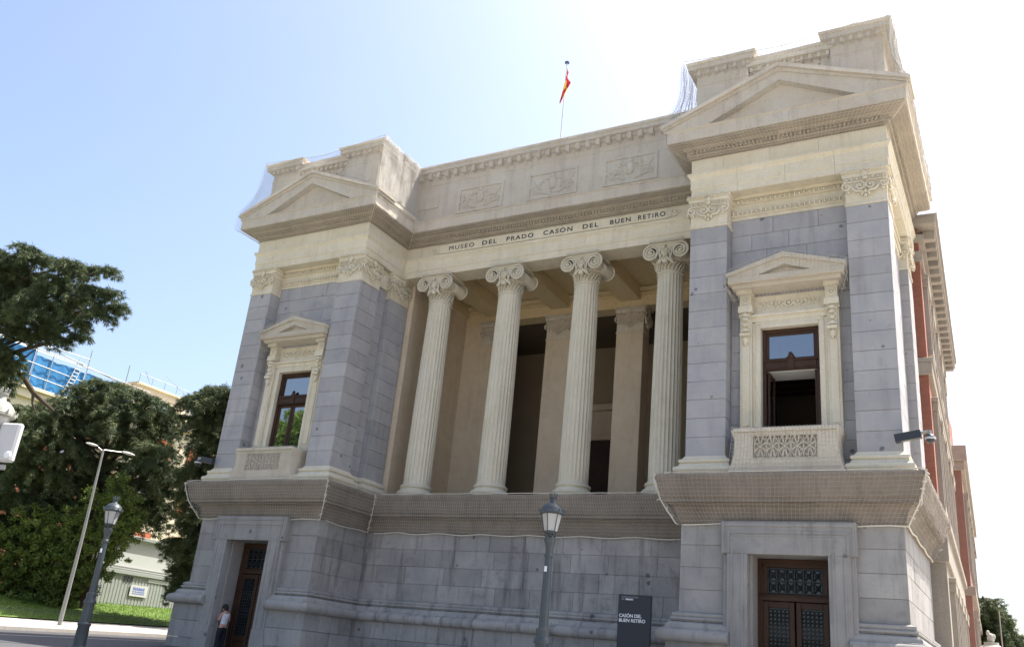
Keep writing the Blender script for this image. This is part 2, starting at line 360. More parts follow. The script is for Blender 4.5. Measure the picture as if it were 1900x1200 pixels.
# ================================================================ THE MUSEUM
museum = thing('museum_building', 'grey granite and cream stone museum with four fluted columns between two pedimented towers', 'building')
XO, XI = 12.9, 6.85                # tower outer and inner faces
def block(par, mat, x0, x1, y0, y1, z0, z1, b=0.007, g=0.005):
    return MB().box(x0 + g, x1 - g, y0, y1, z0 + g, z1 - g, b).obj('stone_block', mat, par)
def rows(z0, z1, h):
    n = max(1, round((z1 - z0) / h)); return [(z0 + (z1 - z0) * i / n, z0 + (z1 - z0) * (i + 1) / n) for i in range(n)]
def ashlar(par, mat, a0, a1, face, z0, z1, h, bl, axis='x', sgn=-1, holes=(), depth=0.12, seed=0, phase=0):
    """blocks of a wall face; axis: direction the wall runs; face: coordinate of the face; sgn: outward sign"""
    rg = random.Random(seed)
    for k, (za, zb) in enumerate(rows(z0, z1, h)):
        iv = [(a0, a1)]
        for h0, h1, hz0, hz1 in holes:
            if min(zb, hz1) - max(za, hz0) > 0.1 * (zb - za):
                nv = []
                for p, q in iv:
                    if h0 > p: nv.append((p, min(q, h0)))
                    if h1 < q: nv.append((max(p, h1), q))
                iv = [t for t in nv if t[1] - t[0] > 0.05]
        for p, q in iv:
            L = q - p; n = max(1, round(L / bl)); cuts = [p]
            off = 0.5 if (k + phase) % 2 and n > 1 else 0
            c = p + (bl * off if off else 0)
            if off: cuts.append(c)
            while c + bl * 1.45 < q: c += bl * rg.uniform(0.85, 1.15); cuts.append(c)
            cuts.append(q)
            for i in range(len(cuts) - 1):
                j = rg.uniform(-.004, .006)
                f0 = face + sgn * (0 + j); f1 = face - sgn * depth
                if axis == 'x': block(par, mat, cuts[i], cuts[i + 1], min(f0, f1), max(f0, f1), za, zb)
                else:
                    MB().box(min(f0, f1), max(f0, f1), cuts[i] + .005, cuts[i + 1] - .005, za + .005, zb - .005, .007).obj('stone_block', mat, par)
# ---- basement
ZP, ZW, ZC, ZL = 2.70, 3.50, 5.97, 7.27
BP = [(12.80, 6.4), (12.80, -0.08), (6.81, -0.08), (6.81, 2.75), (-6.81, 2.75), (-6.81, -0.08), (-12.80, -0.08), (-12.80, 6.4)]
for s in (1, -1):
    cx = 9.87 * s
    w = MB()     # mortar backing with a doorway
    w.box(s * 6.83, cx - s * 1.0, -.055, 1.2, 0, 7.2); w.box(cx + s * 1.0, s * 12.78, -.055, 1.2, 0, 7.2); w.box(cx - 1.0, cx + 1.0, -.055, 1.2, 5.12, 7.2)
    w.box(s * 6.83, s * 7.4, 1.2, 6.4, 0, 7.2); w.box(s * 12.2, s * 12.78, 1.2, 6.4, 0, 7.2)
    w.box(s * 7.4, s * 12.2, 1.2, 6.4, 5.6, 7.2)
    base = w.obj('tower_base', MORT, museum)
    h = [(cx - 1.55, cx + 1.55, 0, 6.2)]
    xa, xb = sorted((s * 6.81, s * 12.80))
    ashlar(base, GRANB, xa, xb, -.08, ZW, ZC, .615, 1.45, holes=h, seed=s + 5, phase=0)
    ashlar(base, GRANB, xa - .28, xb + .28, -.36, 0.3, ZP + .02, .62, 1.3, holes=h, seed=s + 9, depth=.4)
    # side faces
    ashlar(base, GRANB if s > 0 else GRANC, -.08, 2.75, s * 6.81, ZW, ZC, .615, 1.1, 'y', -s, seed=11)
    ashlar(base, GRANB if s > 0 else GRANC, -.08, 2.5, s * 6.53, .3, ZP + .02, .62, 1.1, 'y', -s, seed=12, depth=.4)
    if s > 0:
        ashlar(base, GRANB, -.08, 6.4, s * 12.80, ZW, ZC, .615, 1.6, 'y', s, seed=13)
        ashlar(base, GRANB, -.36, 6.4, s * 13.08, .3, ZP + .02, .62, 1.6, 'y', s, seed=14, depth=.4)
cw = MB().box(-6.83, 6.83, 2.775, 3.3, 0, 7.2).obj('centre_wall', MORT, museum)
ashlar(cw, GRANC, -6.81, 6.81, 2.75, ZW, ZC, .615, 1.5, seed=21)
ashlar(cw, GRANC, -6.53, 6.53, 2.47, .3, ZP + .02, .62, 1.5, seed=22, depth=.4)
# plinth moulding: torus, cavetto, small torus, fillet
pm = [(.28, ZP), (.34, ZP)] + torus(.34, ZP, 3.04, .17, 8) + [(.34, 3.06), (.30, 3.08)] + arc(.30, 3.08, .13, 3.24, 4, 'in') + [(.17, 3.26)] + torus(.15, 3.28, 3.36, .05, 4) + [(.13, 3.38), (.15, 3.40), (.15, 3.47), (.02, 3.52)]
def clipx(mb, lo, hi): return mb
for (pth, mat) in (([(12.80, 6.4), (12.80, -.08), (11.42, -.08)], GRANB), ([(8.32, -.08), (6.81, -.08), (6.81, 2.75)], GRANB),
                   ([(-6.81, 2.75), (-6.81, -.08), (-8.32, -.08)], GRANB), ([(-11.42, -.08), (-12.80, -.08), (-12.80, 6.4)], GRANB)):
    sweep(pm, pth, back=.1).obj('plinth_moulding', mat, museum, 40)
# centre plinth moulding split in stones with visible joints
xs = np.linspace(6.64, -6.64, 11)
for i in range(10):
    sweep(pm, [(xs[i] - .006, 2.75), (xs[i + 1] + .006, 2.75)], back=.1).obj('plinth_moulding', GRANC, museum, 40)
# lower cornice
lc = [(0, ZC - .03), (.06, ZC), (.06, 6.05)] + arc(.08, 6.07, .30, 6.46, 5, 'in') + [(.30, 6.50), (.43, 6.50), (.43, 6.60), (.47, 6.63), (.52, 6.80), (.56, 6.98), (.585, 7.10), (.62, 7.13), (.63, 7.16), (.63, ZL), (-.3, ZL + .02)]
for segs in ((0, 1, 2), (3,), (4, 5, 6)):
    P2 = list(BP)
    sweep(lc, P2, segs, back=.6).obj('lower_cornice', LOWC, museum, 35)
MB().box(-6.83, 6.83, 2.3, 9, 7.15, 7.275).obj('terrace_floor', CREAM2, museum)
for s in (1, -1): MB().box(s * 6.6, s * 12.9, 0, 6.5, 7.15, 7.27).obj('ledge_top', CREAM2, museum)

# ---- doors of the two towers
def door(s):
    cx = 9.87 * s
    d = MB()
    # stone surround
    yf = -.40
    sur = thing('door_surround', '', ''); sur.parent = museum; del sur['label']; del sur['category']
    for q in (-1, 1):
        J = MB(); x0, x1 = cx + q * 1.06, cx + q * 1.62
        J.box(x0, x1, yf, .1, 2.0, 5.10, .01)
        J.prism([(x0, 0), (x1 + q * .10, 0), (x1 + q * .10, 1.6), (x1, 2.0), (x0, 2.0)], yf - .02, .1)
        J.box(x1 - q * .02, x1 + q * .12, yf + .1, .05, 2.2, 5.10, .01)
        J.box(x0 + q * .10, x0 + q * .16, yf - .02, yf + .05, 2.0, 5.2); J.box(x0 + q * .40, x0 + q * .45, yf - .02, yf + .05, 2.0, 5.2)
        J.obj('jamb', GRANB, sur)
    L = MB(); L.box(cx - 1.79, cx + 1.79, yf, .1, 5.10, 5.98, .012)
    L.box(cx - 1.74, cx + 1.74, yf - .03, yf + .05, 5.84, 5.93, .005); L.box(cx - 1.60, cx + 1.60, yf - .025, yf + .05, 5.66, 5.72, .005); L.box(cx - 1.50, cx + 1.50, yf - .015, yf + .05, 5.58, 5.62)
    for q in (-1, 1):
        L.box(cx + q * 1.55, cx + q * 1.60, yf - .022, yf + .05, 5.12, 5.66); L.box(cx + q * 1.69, cx + q * 1.74, yf - .027, yf + .05, 5.14, 5.84)
    L.obj('lintel', GRANB, sur)
    R = MB()
    for q in (-1, 1): R.box(cx + q * 1.02, cx + q * 1.22, .1, .62, .3, 5.10)
    R.box(cx - 1.1, cx + 1.1, .1, .62, 5.11, 5.25); R.obj('reveal', GRANB, sur)
    # wood frame
    y = .55
    W = MB()
    for q in (-1, 1): W.box(cx + q * 1.02, cx + q * .92, y - .06, y + .12, .9, 5.10, .01); W.box(cx + q * .93, cx + q * .86, y - .02, y + .1, .9, 5.0, .008)
    W.box(cx - .95, cx + .95, y - .055, y + .12, 4.98, 5.10, .01); W.box(cx - .9, cx + .9, y - .02, y + .1, 4.88, 4.99, .01)
    W.box(cx - .95, cx + .95, y - .07, y + .12, 3.98, 4.16, .012); W.box(cx - .95, cx + .95, y - .10, y + .1, 4.10, 4.14, .01)
    W.box(cx - .86, cx - .74, y - .01, y + .1, 4.16, 4.9, .008); W.box(cx + .74, cx + .86, y - .01, y + .1, 4.16, 4.9, .008)
    fr = W.obj('door', WOOD, museum)
    g = MB()
    for i in range(7): xx = cx - .72 + i * .24; g.box(xx - .014, xx + .014, y, y + .03, 4.2, 4.84)
    for zz in (4.2, 4.52, 4.84): g.box(cx - .74, cx + .74, y + .001, y + .029, zz - .014, zz + .014)
    for i in range(6):
        for j in range(2):
            xc = cx - .60 + i * .24; zc = 4.36 + j * .32
            for a, b in (((-.12, -.16), (.12, .16)), ((-.12, .16), (.12, -.16))): g.tube([(xc + a[0], y + .015, zc + a[1]), (xc + b[0], y + .015, zc + b[1])], .013, 4)
            g.tube([(xc + .06 * math.cos(t * math.pi / 4), y + .012, zc + .06 * math.sin(t * math.pi / 4)) for t in range(9)], .011, 4)
    g.obj('transom_grille', IRON, fr)
    MB().box(cx - .8, cx + .8, y + .08, y + .085, 4.14, 4.9).obj('transom_pane', DGLASS, fr)
    for q in (-1, 1):
        lf = MB(); a, b = sorted((cx + q * .02, cx + q * .86))
        lf.box(a, a + .14, y, y + .08, .9, 3.97, .01); lf.box(b - .14, b, y, y + .08, .9, 3.97, .01)
        lf.box(a + .14, b - .14, y + .004, y + .076, 3.80, 3.97, .01); lf.box(a + .14, b - .14, y + .004, y + .076, 1.55, 1.75, .01); lf.box(a + .14, b - .14, y + .02, y + .06, .9, 1.55, .01)
        lo_ = lf.obj('door_leaf', WOOD, fr)
        g = MB(); r_ = .052
        nz = 19; nx = 5
        for i in range(nx):
            for j in range(nz):
                xc = a + .19 + i * .11 + (.0 if j % 2 else .0); zc = 1.83 + j * .105
                g.tube([(xc + r_ * math.cos(t * math.pi / 3 + j), y + .04, zc + r_ * math.sin(t * math.pi / 3 + j)) for t in range(7)], .013, 3, False)
                g.box(xc - .055, xc + .055, y + .035, y + .045, zc - .056, zc - .047); g.box(xc + .05, xc + .06, y + .034, y + .046, zc - .05, zc + .05)
        g.obj('door_grille', IRON, fr)
        MB().box(a + .13, b - .13, y + .065, y + .07, 1.75, 3.80).obj('door_pane', DGLASS, fr)
    MB().box(cx - 1.0, cx + 1.0, -.5, .9, .3, gz(cx, 0) + .02).obj('door_step', GRANB, museum)
    # dark hall behind
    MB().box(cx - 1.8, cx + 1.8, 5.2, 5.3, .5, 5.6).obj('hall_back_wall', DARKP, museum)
door(1); door(-1)

# ---- upper storey
ZB, ZN, ZA = 7.94, 15.54, 16.72      # pilaster foot, neck, architrave underside
YW = .55                             # recessed wall plane
P3, P1 = (6.85, 8.07), (11.71, 12.90)
HP = rows(ZB, ZN, .585)
def base_mould():
    return [(.24, 7.27), (.24, 7.42)] + torus(.20, 7.42, 7.60, .08, 6) + [(.18, 7.61), (.15, 7.64), (.13, 7.70)] + torus(.10, 7.72, 7.84, .06, 5) + [(.08, 7.85), (.05, 7.88), (.0, 7.95)]
for s in (1, -1):
    up = MB()
    up.box(s * 8.0, s * 9.03, YW + .025, 1.5, 7.2, 17.6); up.box(s * 10.72, s * 11.8, YW + .025, 1.5, 7.2, 17.6)
    up.box(s * 9.03, s * 10.72, YW + .025, 1.5, 7.2, 8.60); up.box(s * 9.03, s * 10.72, YW + .025, 1.5, 12.06, 17.6)
    up.box(s * 7.15, s * 8.0, .3, 6.4, 7.2, 17.6)     # inner side core
    up.box(s * 11.85, s * 12.6, .3, 6.4, 7.2, 17.6)
    up.box(s * 8.0, s * 11.85, 6.0, 6.4, 7.2, 17.6)
    wl = up.obj('tower_wall', MORT, museum)
    xa, xb = sorted((s * 8.07, s * 11.71))
    ashlar(wl, GRAN, xa, xb, YW, ZB - .65, 15.9, .585, 1.3, holes=[(s * 9.87 - 1.2, s * 9.87 + 1.2, 7, 13.0)], seed=31 + s)
    # pilasters on the front, each a stack of blocks
    for (p, q), dp in ((P3, 1.22), (P1, 1.22)):
        a, b = sorted((s * p, s * q)); pl = MB().box(a + .03, b - .03, .03, dp - .03, 7.3, 16.7).obj('pilaster', MORT, museum)
        for za, zb in HP: block(pl, GRAN, a, b, 0, dp, za, zb)
        f = 1 if (p, q) == P3 else 0
    # inner flank: recessed wall then back pilaster
    ashlar(wl, GRAN, 1.22, 2.05, s * 7.12, ZB - .4, 15.9, .585, .9, 'y', -s, seed=41)
    pl = MB().box(s * 6.88, s * 7.3, 2.08, 3.3, 7.3, 16.7).obj('pilaster', MORT, museum)
    for za, zb in HP: block(pl, GRAN, *sorted((s * 6.85, s * 7.6)), 2.05, 3.30, za, zb)
    if s > 0:   # outer flank
        ashlar(wl, GRAN, 1.22, 5.0, 12.62, ZB - .4, 15.9, .585, 1.3, 'y', s, seed=42)
        pl = MB().box(12.0, 12.87, 5.03, 6.2, 7.3, 16.7).obj('pilaster', MORT, museum)
        for za, zb in HP: block(pl, GRAN, 11.9, 12.9, 5.0, 6.22, za, zb)
    # moulded bases round the pilasters
    bm_ = base_mould()
    if s > 0: paths = [[(12.9, 1.22), (12.9, 0), (11.71, 0), (11.71, YW)], [(8.07, YW), (8.07, 0), (6.85, 0), (6.85, 1.22), (7.12, 1.22), (7.12, 2.05), (6.85, 2.05), (6.85, 3.3)], [(12.62, 6.2), (12.62, 1.3)]]
    else: paths = [[(-11.71, YW), (-11.71, 0), (-12.9, 0), (-12.9, 1.22)], [(-6.85, 3.3), (-6.85, 2.05), (-7.12, 2.05), (-7.12, 1.22), (-6.85, 1.22), (-6.85, 0), (-8.07, 0), (-8.07, YW)]]
    for p in paths: sweep(bm_, p, back=.08).obj('base_moulding', CREAM, museum, 40)

# ---- carved capitals of the pilasters
def spiral(mb, cx, cz, y, R, turns, d, a0, r=.028, n=26, dirn=1):
    pts = []
    for i in range(n + 1):
        t = i / n; rr = R * (1 - t) ** 1.0 + .018; a = a0 + dirn * turns * 2 * math.pi * t
        pts.append((cx + rr * math.cos(a), y - .03 * t, cz + rr * math.sin(a)))
    mb.tube(pts, [r * (1 - .35 * i / n) for i in range(n + 1)], 5)
    mb.ell((cx, y - .02, cz), .032, .032, .032, 6, 4)
def capface(mb, W, rosette=True):
    """ornament of one face of a pilaster capital, width W, centred at x=0, face plane y=0, z from 0 (neck) to 1.18"""
    h = W / 2
    for q in (-1, 1):
        spiral(mb, q * (h - .07), .60, -.10, .135, 1.4, 0, math.pi / 2, .032, 20, -q)      # corner scroll
        spiral(mb, q * .155, .60, -.09, .125, 1.4, 0, math.pi / 2 + q * .4, .032, 20, q)      # inner scroll
        mb.tube([(q * .03, -.09, .34), (q * .15, -.11, .41), (q * .27, -.10, .42), (q * .36, -.10, .50), (q * .40, -.09, .60)], [.018, .03, .038, .034, .022], 6)
        mb.ell((q * .10, -.07, .33), .035, .04, .07, 6, 4); mb.ell((q * (h - .10), -.08, .43), .05, .05, .045, 6, 4)
        mb.tube([(q * .10, -.09, .755), (q * .30, -.11, .745), (q * (h - .06), -.10, .755)], .020, 5)
    mb.ell((0, -.08, .26), .05, .045, .07, 6, 4); mb.ell((0, -.10, .40), .045, .05, .06, 6, 4); mb.ell((0, -.09, .60), .026, .04, .13, 6, 4)
    n = max(4, int(W / .135))
    for i in range(n):                                  # egg moulding
        x = -h + (i + .5) * W / n
        if rosette and abs(x) < .16: continue
        mb.ell((x, -.075, .85), .036, .05, .058, 6, 4); mb.tube([(x + W / n / 2, -.05, .79), (x + W / n / 2, -.09, .91)], .010, 4)
    nb = int(W / .075)
    for i in range(nb): x = -h - .06 + (i + .5) * (W + .12) / nb; mb.box(x - .021, x + .021, -.155, -.06, 1.10, 1.165)
    if rosette:
        mb.ell((0, -.10, .99), .085, .05, .095, 8, 5)
        for k in range(6): a = k * math.pi / 3; mb.ell((.085 * math.cos(a), -.11, .97 + .085 * math.sin(a)), .042, .03, .042, 6, 4)
        mb.ell((0, -.12, .84), .09, .04, .05, 6, 4)
def capbody(mb, x0, x1, y0, y1):
    z = ZN
    mb.box(x0 - .03, x1 + .03, y0 - .03, y1, z, z + .06, .008)
    mb.box(x0 + .005, x1 - .005, y0 + .005, y1, z + .06, z + .78)
    mb.box(x0 - .04, x1 + .04, y0 - .04, y1, z + .77, z + .93, .02)
    mb.box(x0 - .07, x1 + .07, y0 - .07, y1, z + .93, z + 1.09, .015)
    mb.box(x0 - .11, x1 + .11, y0 - .11, y1, z + 1.09, z + 1.175, .008)
def capital(x0, x1, y0, y1, faces, mat=CREAM, par=museum, ros=True, dz=0):
    mb = MB(); capbody(mb, x0, x1, y0, y1)
    for f in faces:
        st = len(mb.v)
        if f == 'f': capface(mb, x1 - x0, ros); M = Matrix.Translation(((x0 + x1) / 2, y0, ZN))
        elif f == 'r': capface(mb, y1 - y0, ros); M = Matrix.Translation((x1, (y0 + y1) / 2, ZN)) @ Matrix.Rotation(math.radians(90), 4, 'Z')
        else: capface(mb, y1 - y0, ros); M = Matrix.Translation((x0, (y0 + y1) / 2, ZN)) @ Matrix.Rotation(math.radians(-90), 4, 'Z')
        mb.xform(M, st)
    o = mb.obj('capital', mat, par, 50)
    if dz: o.location.z = dz
    return o
capital(6.85, 8.07, 0, 1.22, 'fl'); capital(11.71, 12.90, 0, 1.22, 'fr')
capital(-8.07, -6.85, 0, 1.22, 'fr'); capital(-12.90, -11.71, 0, 1.22, 'fl')
capital(-7.6, -6.85, 2.05, 3.30, 'fr'); capital(6.85, 7.6, 2.05, 3.30, 'fl'); capital(11.9, 12.9, 5.0, 6.22, 'fr')
# egg friezes on the walls between the capitals
def eggband(x0, x1, y, zlist, mat=CREAM):
    for z0, pr_ in zlist:
        n = int((x1 - x0) / .15); mb = MB()
        for i in range(n): x = x0 + (i + .5) * (x1 - x0) / n; mb.ell((x, y - pr_ - .015, z0), .044, .06, .075, 6, 4); mb.tube([(x + .075, y - pr_, z0 - .07), (x + .075, y - pr_ - .03, z0 + .07)], .012, 4)
        mb.obj('egg_moulding', mat, museum, 50)
for s in (1, -1):
    a, b = sorted((s * 8.07, s * 11.71)); mb = MB()
    mb.box(a, b, YW - .02, YW + .3, 15.90, 16.02); mb.box(a, b, YW - .07, YW + .3, 16.02, 16.26, .01); mb.box(a, b, YW - .03, YW + .3, 16.26, 16.45); mb.box(a, b, YW - .10, YW + .3, 16.45, 16.62, .01); mb.box(a, b, YW - .14, YW + .3, 16.62, 16.72)
    mb.obj('wall_frieze_band', CREAM, museum); eggband(a, b, YW, ((16.13, .08), (16.53, .10)))
    mb = MB().box(s * 7.12 - s * .0, s * 7.12 - s * .06, 1.22, 2.05, 15.9, 16.7, .01); mb.obj('wall_frieze_band', CREAM, museum)
MB().box(12.5, 12.68, 1.22, 5.0, 15.9, 16.7, .01).obj('wall_frieze_band', CREAM, museum)
mb = MB()
for z0 in (16.1, 16.5): mb.box(12.68, 12.74, 1.22, 5.0, z0, z0 + .1, .02)
mb.obj('egg_moulding', CREAM, museum)

# ---- entablature wrapping towers and centre
EP = [(12.96, 6.6), (12.96, 0), (6.88, 0), (6.88, 2.74), (-6.88, 2.74), (-6.88, 0), (-12.96, 0), (-12.96, 6.6)]
SEGS = ((0, 1, 2), (3,), (4, 5, 6))
arch = [(.0, ZA), (.02, ZA), (.02, 16.98), (.035, 17.0), (.05, 17.0), (.05, 17.38), (.07, 17.41), (.09, 17.45), (.14, 17.50), (.14, 17.58), (.0, 17.60)]
frz = [(.0, 17.602), (.03, 17.605), (.03, 18.13), (0, 18.15)]
bed = [(.0, 18.152), (.10, 18.16), (.10, 18.22), (.16, 18.27), (.16, 18.40), (.26, 18.44), (.30, 18.50), (.655, 18.51), (.655, 18.54)]
cor = [(.0, 18.541), (.66, 18.541), (.66, 18.545), (.70, 18.53), (.70, 18.93), (.73, 18.95), (.76, 18.97), (.76, 19.0), (-.3, 19.02)]
SG = []
def jointed(prof, seg, L, back, name, mat, gap=.0035, off=0):
    P, M = miters(EP); a, b = P[seg], P[seg + 1]; n = max(1, round((b - a).length / L)); ts = [0] + [min(.97, max(.03, (k + off) / n)) for k in range(1, n)] + [1]
    for k in range(n):
        V = []; pr = list(prof) + [(-back, prof[-1][1]), (-back, prof[0][1])]; m_ = len(pr)
        for t, sg_ in ((ts[k], 1), (ts[k + 1], -1)):
            t_ = t + (sg_ * gap / (b - a).length if 0 < t < 1 else 0)
            nn = Vector((-(b - a).y, (b - a).x)).normalized()
            for o, z in pr:
                q = a.lerp(b, t_) + (M[seg] if t == 0 else M[seg + 1] if t == 1 else nn) * o; V.append((q.x, q.y, z))
        MB().add(V, [tuple(range(m_)), tuple(range(2 * m_ - 1, m_ - 1, -1))] + [(j, (j + 1) % m_, m_ + (j + 1) % m_, m_ + j) for j in range(m_)]).obj(name, mat, museum)
for segs in SEGS:
    for i in segs:
        jointed(arch, i, 1.7, .9, 'architrave_stone', CREAM)
        if i != 3: jointed(frz, i, 1.4, .5, 'frieze_stone', CREAM, off=.3)
        jointed(cor, i, 1.5, .6, 'cornice_stone', CREAM2, off=-.2)
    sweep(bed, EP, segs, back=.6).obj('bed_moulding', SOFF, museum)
fx = np.linspace(6.85, -6.85, 10)     # the centre frieze stones with joints
for i in range(9): sweep(frz, [(fx[i] - .003, 2.74), (fx[i + 1] + .003, 2.74)], back=.3).obj('frieze', CREAM, museum)
# dark band of small dentils under the corona (too small to pick apart)
def dentrow(path, segs, z0, z1, o0, o1, w, gap, mat, name='dentil_row', kind='stuff', each=False):
    P, M = miters(path); mb = MB(); out = []
    for i in segs:
        a, b = P[i], P[i + 1]; d = b - a; L = d.length; d.normalize(); nn = Vector((-d.y, d.x)); 
        la = -M[i].dot(d) * 0; n = int(L / (w + gap)); 
        for k in range(n):
            c = a + d * ((k + .5) * L / n); pts = [c - d * w / 2 + nn * o0, c + d * w / 2 + nn * o0, c + d * w / 2 + nn * o1, c - d * w / 2 + nn * o1]
            m2 = MB() if each else mb
            m2.add([(p.x, p.y, z) for z in (z0, z1) for p in pts], [(0, 1, 2, 3), (7, 6, 5, 4), (0, 1, 5, 4), (1, 2, 6, 5), (2, 3, 7, 6), (3, 0, 4, 7)])
            if each: out.append(m2.obj(name, mat, museum))
    if not each: mb.obj(name, mat, museum, kind=kind)
    return out
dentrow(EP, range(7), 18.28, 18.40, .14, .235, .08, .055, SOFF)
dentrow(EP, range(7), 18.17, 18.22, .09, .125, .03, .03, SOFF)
# lintel soffits of the centre and roof of the porch
# ---- inscription
ins = MB().box(-5.12, 5.04, 2.66, 2.72, 17.66, 18.06, .01)
io = ins.obj('inscription_panel', CREAM, museum)
mb = MB()
for q, xe in ((-1, -5.12), (1, 5.04)):
    mb.prism([(xe, 17.68), (xe + q * .34, 17.72), (xe + q * .50, 17.86), (xe + q * .34, 18.0), (xe, 18.04)], 2.665, 2.72)
    mb.ell((xe + q * .14, 2.66, 17.93), .07, .04, .06, 6, 4); mb.ell((xe + q * .14, 2.66, 17.79), .07, .04, .06, 6, 4); mb.ell((xe + q * .30, 2.66, 17.86), .09, .04, .05, 6, 4)
mb.obj('panel_end_ornament', CREAM2, io, 50)
def text(body, x, y, z, size, width, mat, parent, name='lettering', spacing=1.0, ext=.008, bold=0.0, rotz=0.0, align='LEFT'):
    cu = bpy.data.curves.new(name, 'FONT'); cu.body = body; cu.size = size; cu.extrude = ext; cu.space_character = spacing; cu.offset = bold; cu.align_x = align
    cu.materials.append(mat); o = bpy.data.objects.new(name, cu); COL.objects.link(o); o.parent = parent
    bpy.context.view_layer.update()
    me = bpy.data.meshes.new_from_object(o.evaluated_get(bpy.context.evaluated_depsgraph_get())); W_ = o.dimensions.x
    bpy.data.objects.remove(o); o = link(name, me, parent)
    o.location = (x, y, z); o.rotation_euler = (math.pi / 2, 0, rotz)
    if width and W_ > 0: o.scale = (width / W_, 1, 1)
    return o
# word positions measured along the frieze
for w_, xa, xb in (('MUSEO', -4.66, -3.42), ('DEL', -3.02, -2.32), ('PRADO', -1.86, -.62), ('CASON', -.16, 1.12), ('DEL', 1.56, 2.22), ('BUEN', 2.72, 3.56), ('RETIRO', 3.86, 4.94)):
    text(w_, xa, 2.655, 17.765, .27, xb - xa, LETT, io, 'inscription_word', 1.25, .006, 0 if w_ == 'MUSEO' else .0028)

# ---- tower pediments
for s in (1, -1):
    cx = 9.92 * s; hw = 6.86 - 2.92
    xl, xr = cx - 3.80, cx + 3.80; y0 = -.76
    ze, za = 19.0, 20.62
    mb = MB()
    # tympanum wall
    mb.prism([(cx - 3.5, 19.0), (cx + 3.5, 19.0), (cx + .05, 20.45), (cx - .05, 20.45)], -.36, .35)
    mb.obj('tympanum', CREAM2, museum)
    for q in (-1, 1):
        r = MB(); we = q * 3.86
        r.prism([(cx, 20.22), (cx + q * 2.45, 19.02), (cx + we, 19.02), (cx + we, 19.10), (cx, 20.55)], -.66, .4)
        r.prism([(cx, 20.52), (cx + we, 19.08), (cx + we, 19.16), (cx, 20.69)], -.72, .39)
        r.prism([(cx, 20.66), (cx + we + q * .04, 19.13), (cx + we + q * .06, 19.25), (cx, 20.81)], -.82, .41)
        r.obj('raking_cornice', CREAM2, museum)
    mb = MB().prism([(cx - 3.84, 19.05), (cx + 3.84, 19.05), (cx, 20.68)], .3, 2.2); mb.obj('pediment_roof', CREAM2, museum)
    # side blocking course
    for q in (-1, 1): MB().box(cx + q * 3.35, cx + q * 3.82, -.3, 6.9 if q * s > 0 else 2.9, 19.02, 19.24, .01).obj('gutter_stone', CREAM2, museum)

# ---- attics
AZ = 22.0
def attic_prof(z0, z1): return [(0, z0), (.06, z0), (.06, z0 + .35), (.0, z0 + .38), (0, z1 - .86), (.03, z1 - .84), (.03, z1 - .80), (0, z1 - .78), (0, z1 - .42), (.10, z1 - .38), (.12, z1 - .30), (.26, z1 - .28), (.26, z1 - .12), (.30, z1 - .10), (.33, z1), (-.2, z1 + .02)]
for s in (1, -1):
    a, b = sorted((6.95 * s, 13.05 * s)); ya = .02
    mid0, mid1 = sorted((8.75 * s, 11.45 * s))
    # piers
    for p, q in ((a, mid0), (mid1, b)):
        sweep(attic_prof(19.0, AZ), [(q, 2.4), (q, ya), (p, ya), (p, 2.4)], back=.3).obj('attic_pier', CREAM2, museum)
        MB().box(p + .02, q - .02, ya + .05, 2.4, 19, AZ).obj('attic_pier_core', CREAM2, museum)
        for k in range(6):
            x = p + .12 + (q - p - .24) * k / 5; MB().box(x - .055, x + .055, ya - .20, ya + .05, AZ - .47, AZ - .30, .008).obj('modillion', CREAM2, museum)
        mb = MB(); mb.box(p + .30, q - .30, ya - .03, ya + .02, 20.2, 21.0, .01); mb.obj('attic_panel', CREAM2, museum)
    sweep(attic_prof(19.0, AZ - .22), [(mid1 + .1, ya + .22), (mid0 - .1, ya + .22)], back=.3).obj('attic_wall', CREAM2, museum)
    MB().box(mid0 - .1, mid1 + .1, ya + .25, 2.4, 19, AZ - .23).obj('attic_wall_core', CREAM2, museum)
    for k in range(10):
        x = mid0 + .1 + (mid1 - mid0 - .2) * k / 9; MB().box(x - .055, x + .055, ya + .02, ya + .3, AZ - .69, AZ - .52, .008).obj('modillion', CREAM2, museum)
    mb = MB()
    rg = random.Random(4)
    for k in range(26):
        x = mid0 + .3 + (mid1 - mid0 - .6) * rg.random(); mb.ell((x, ya + .2, 20.9 + .35 * rg.random()), .09, .06, .10, 6, 4)
    mb.obj('carved_garland', CREAM2, museum, 50)
    # return to the centre attic
    xi = 6.95 * s
    sweep(attic_prof(19.0, AZ), [(xi, 2.4), (xi, 3.0)] if s < 0 else [(xi, 3.0), (xi, 2.4)], back=.3)
    MB().box(*sorted((7.0 * s, 13.0 * s)), 2.35, 6.9, 19, AZ - .5).obj('roof_block', CREAM2, museum)
YA = 2.72
sweep(attic_prof(19.0, AZ), [(7.2, YA), (-7.2, YA)], back=.3).obj('attic_wall', CREAM2, museum)
MB().box(-7.2, 7.2, YA + .05, 12, 19, AZ - .02).obj('attic_wall_core', CREAM2, museum)
MB().box(-6.9, 6.9, YA + .35, YA + 1.0, AZ, AZ + .22, .02).obj('roof_coping', CREAM2, museum)
NM = 30
for k in range(NM):
    x = -6.55 + 13.1 * k / (NM - 1)
    MB().box(x - .09, x + .09, YA - .22, YA + .05, AZ - .58, AZ - .30, .01).obj('modillion', CREAM2, museum)
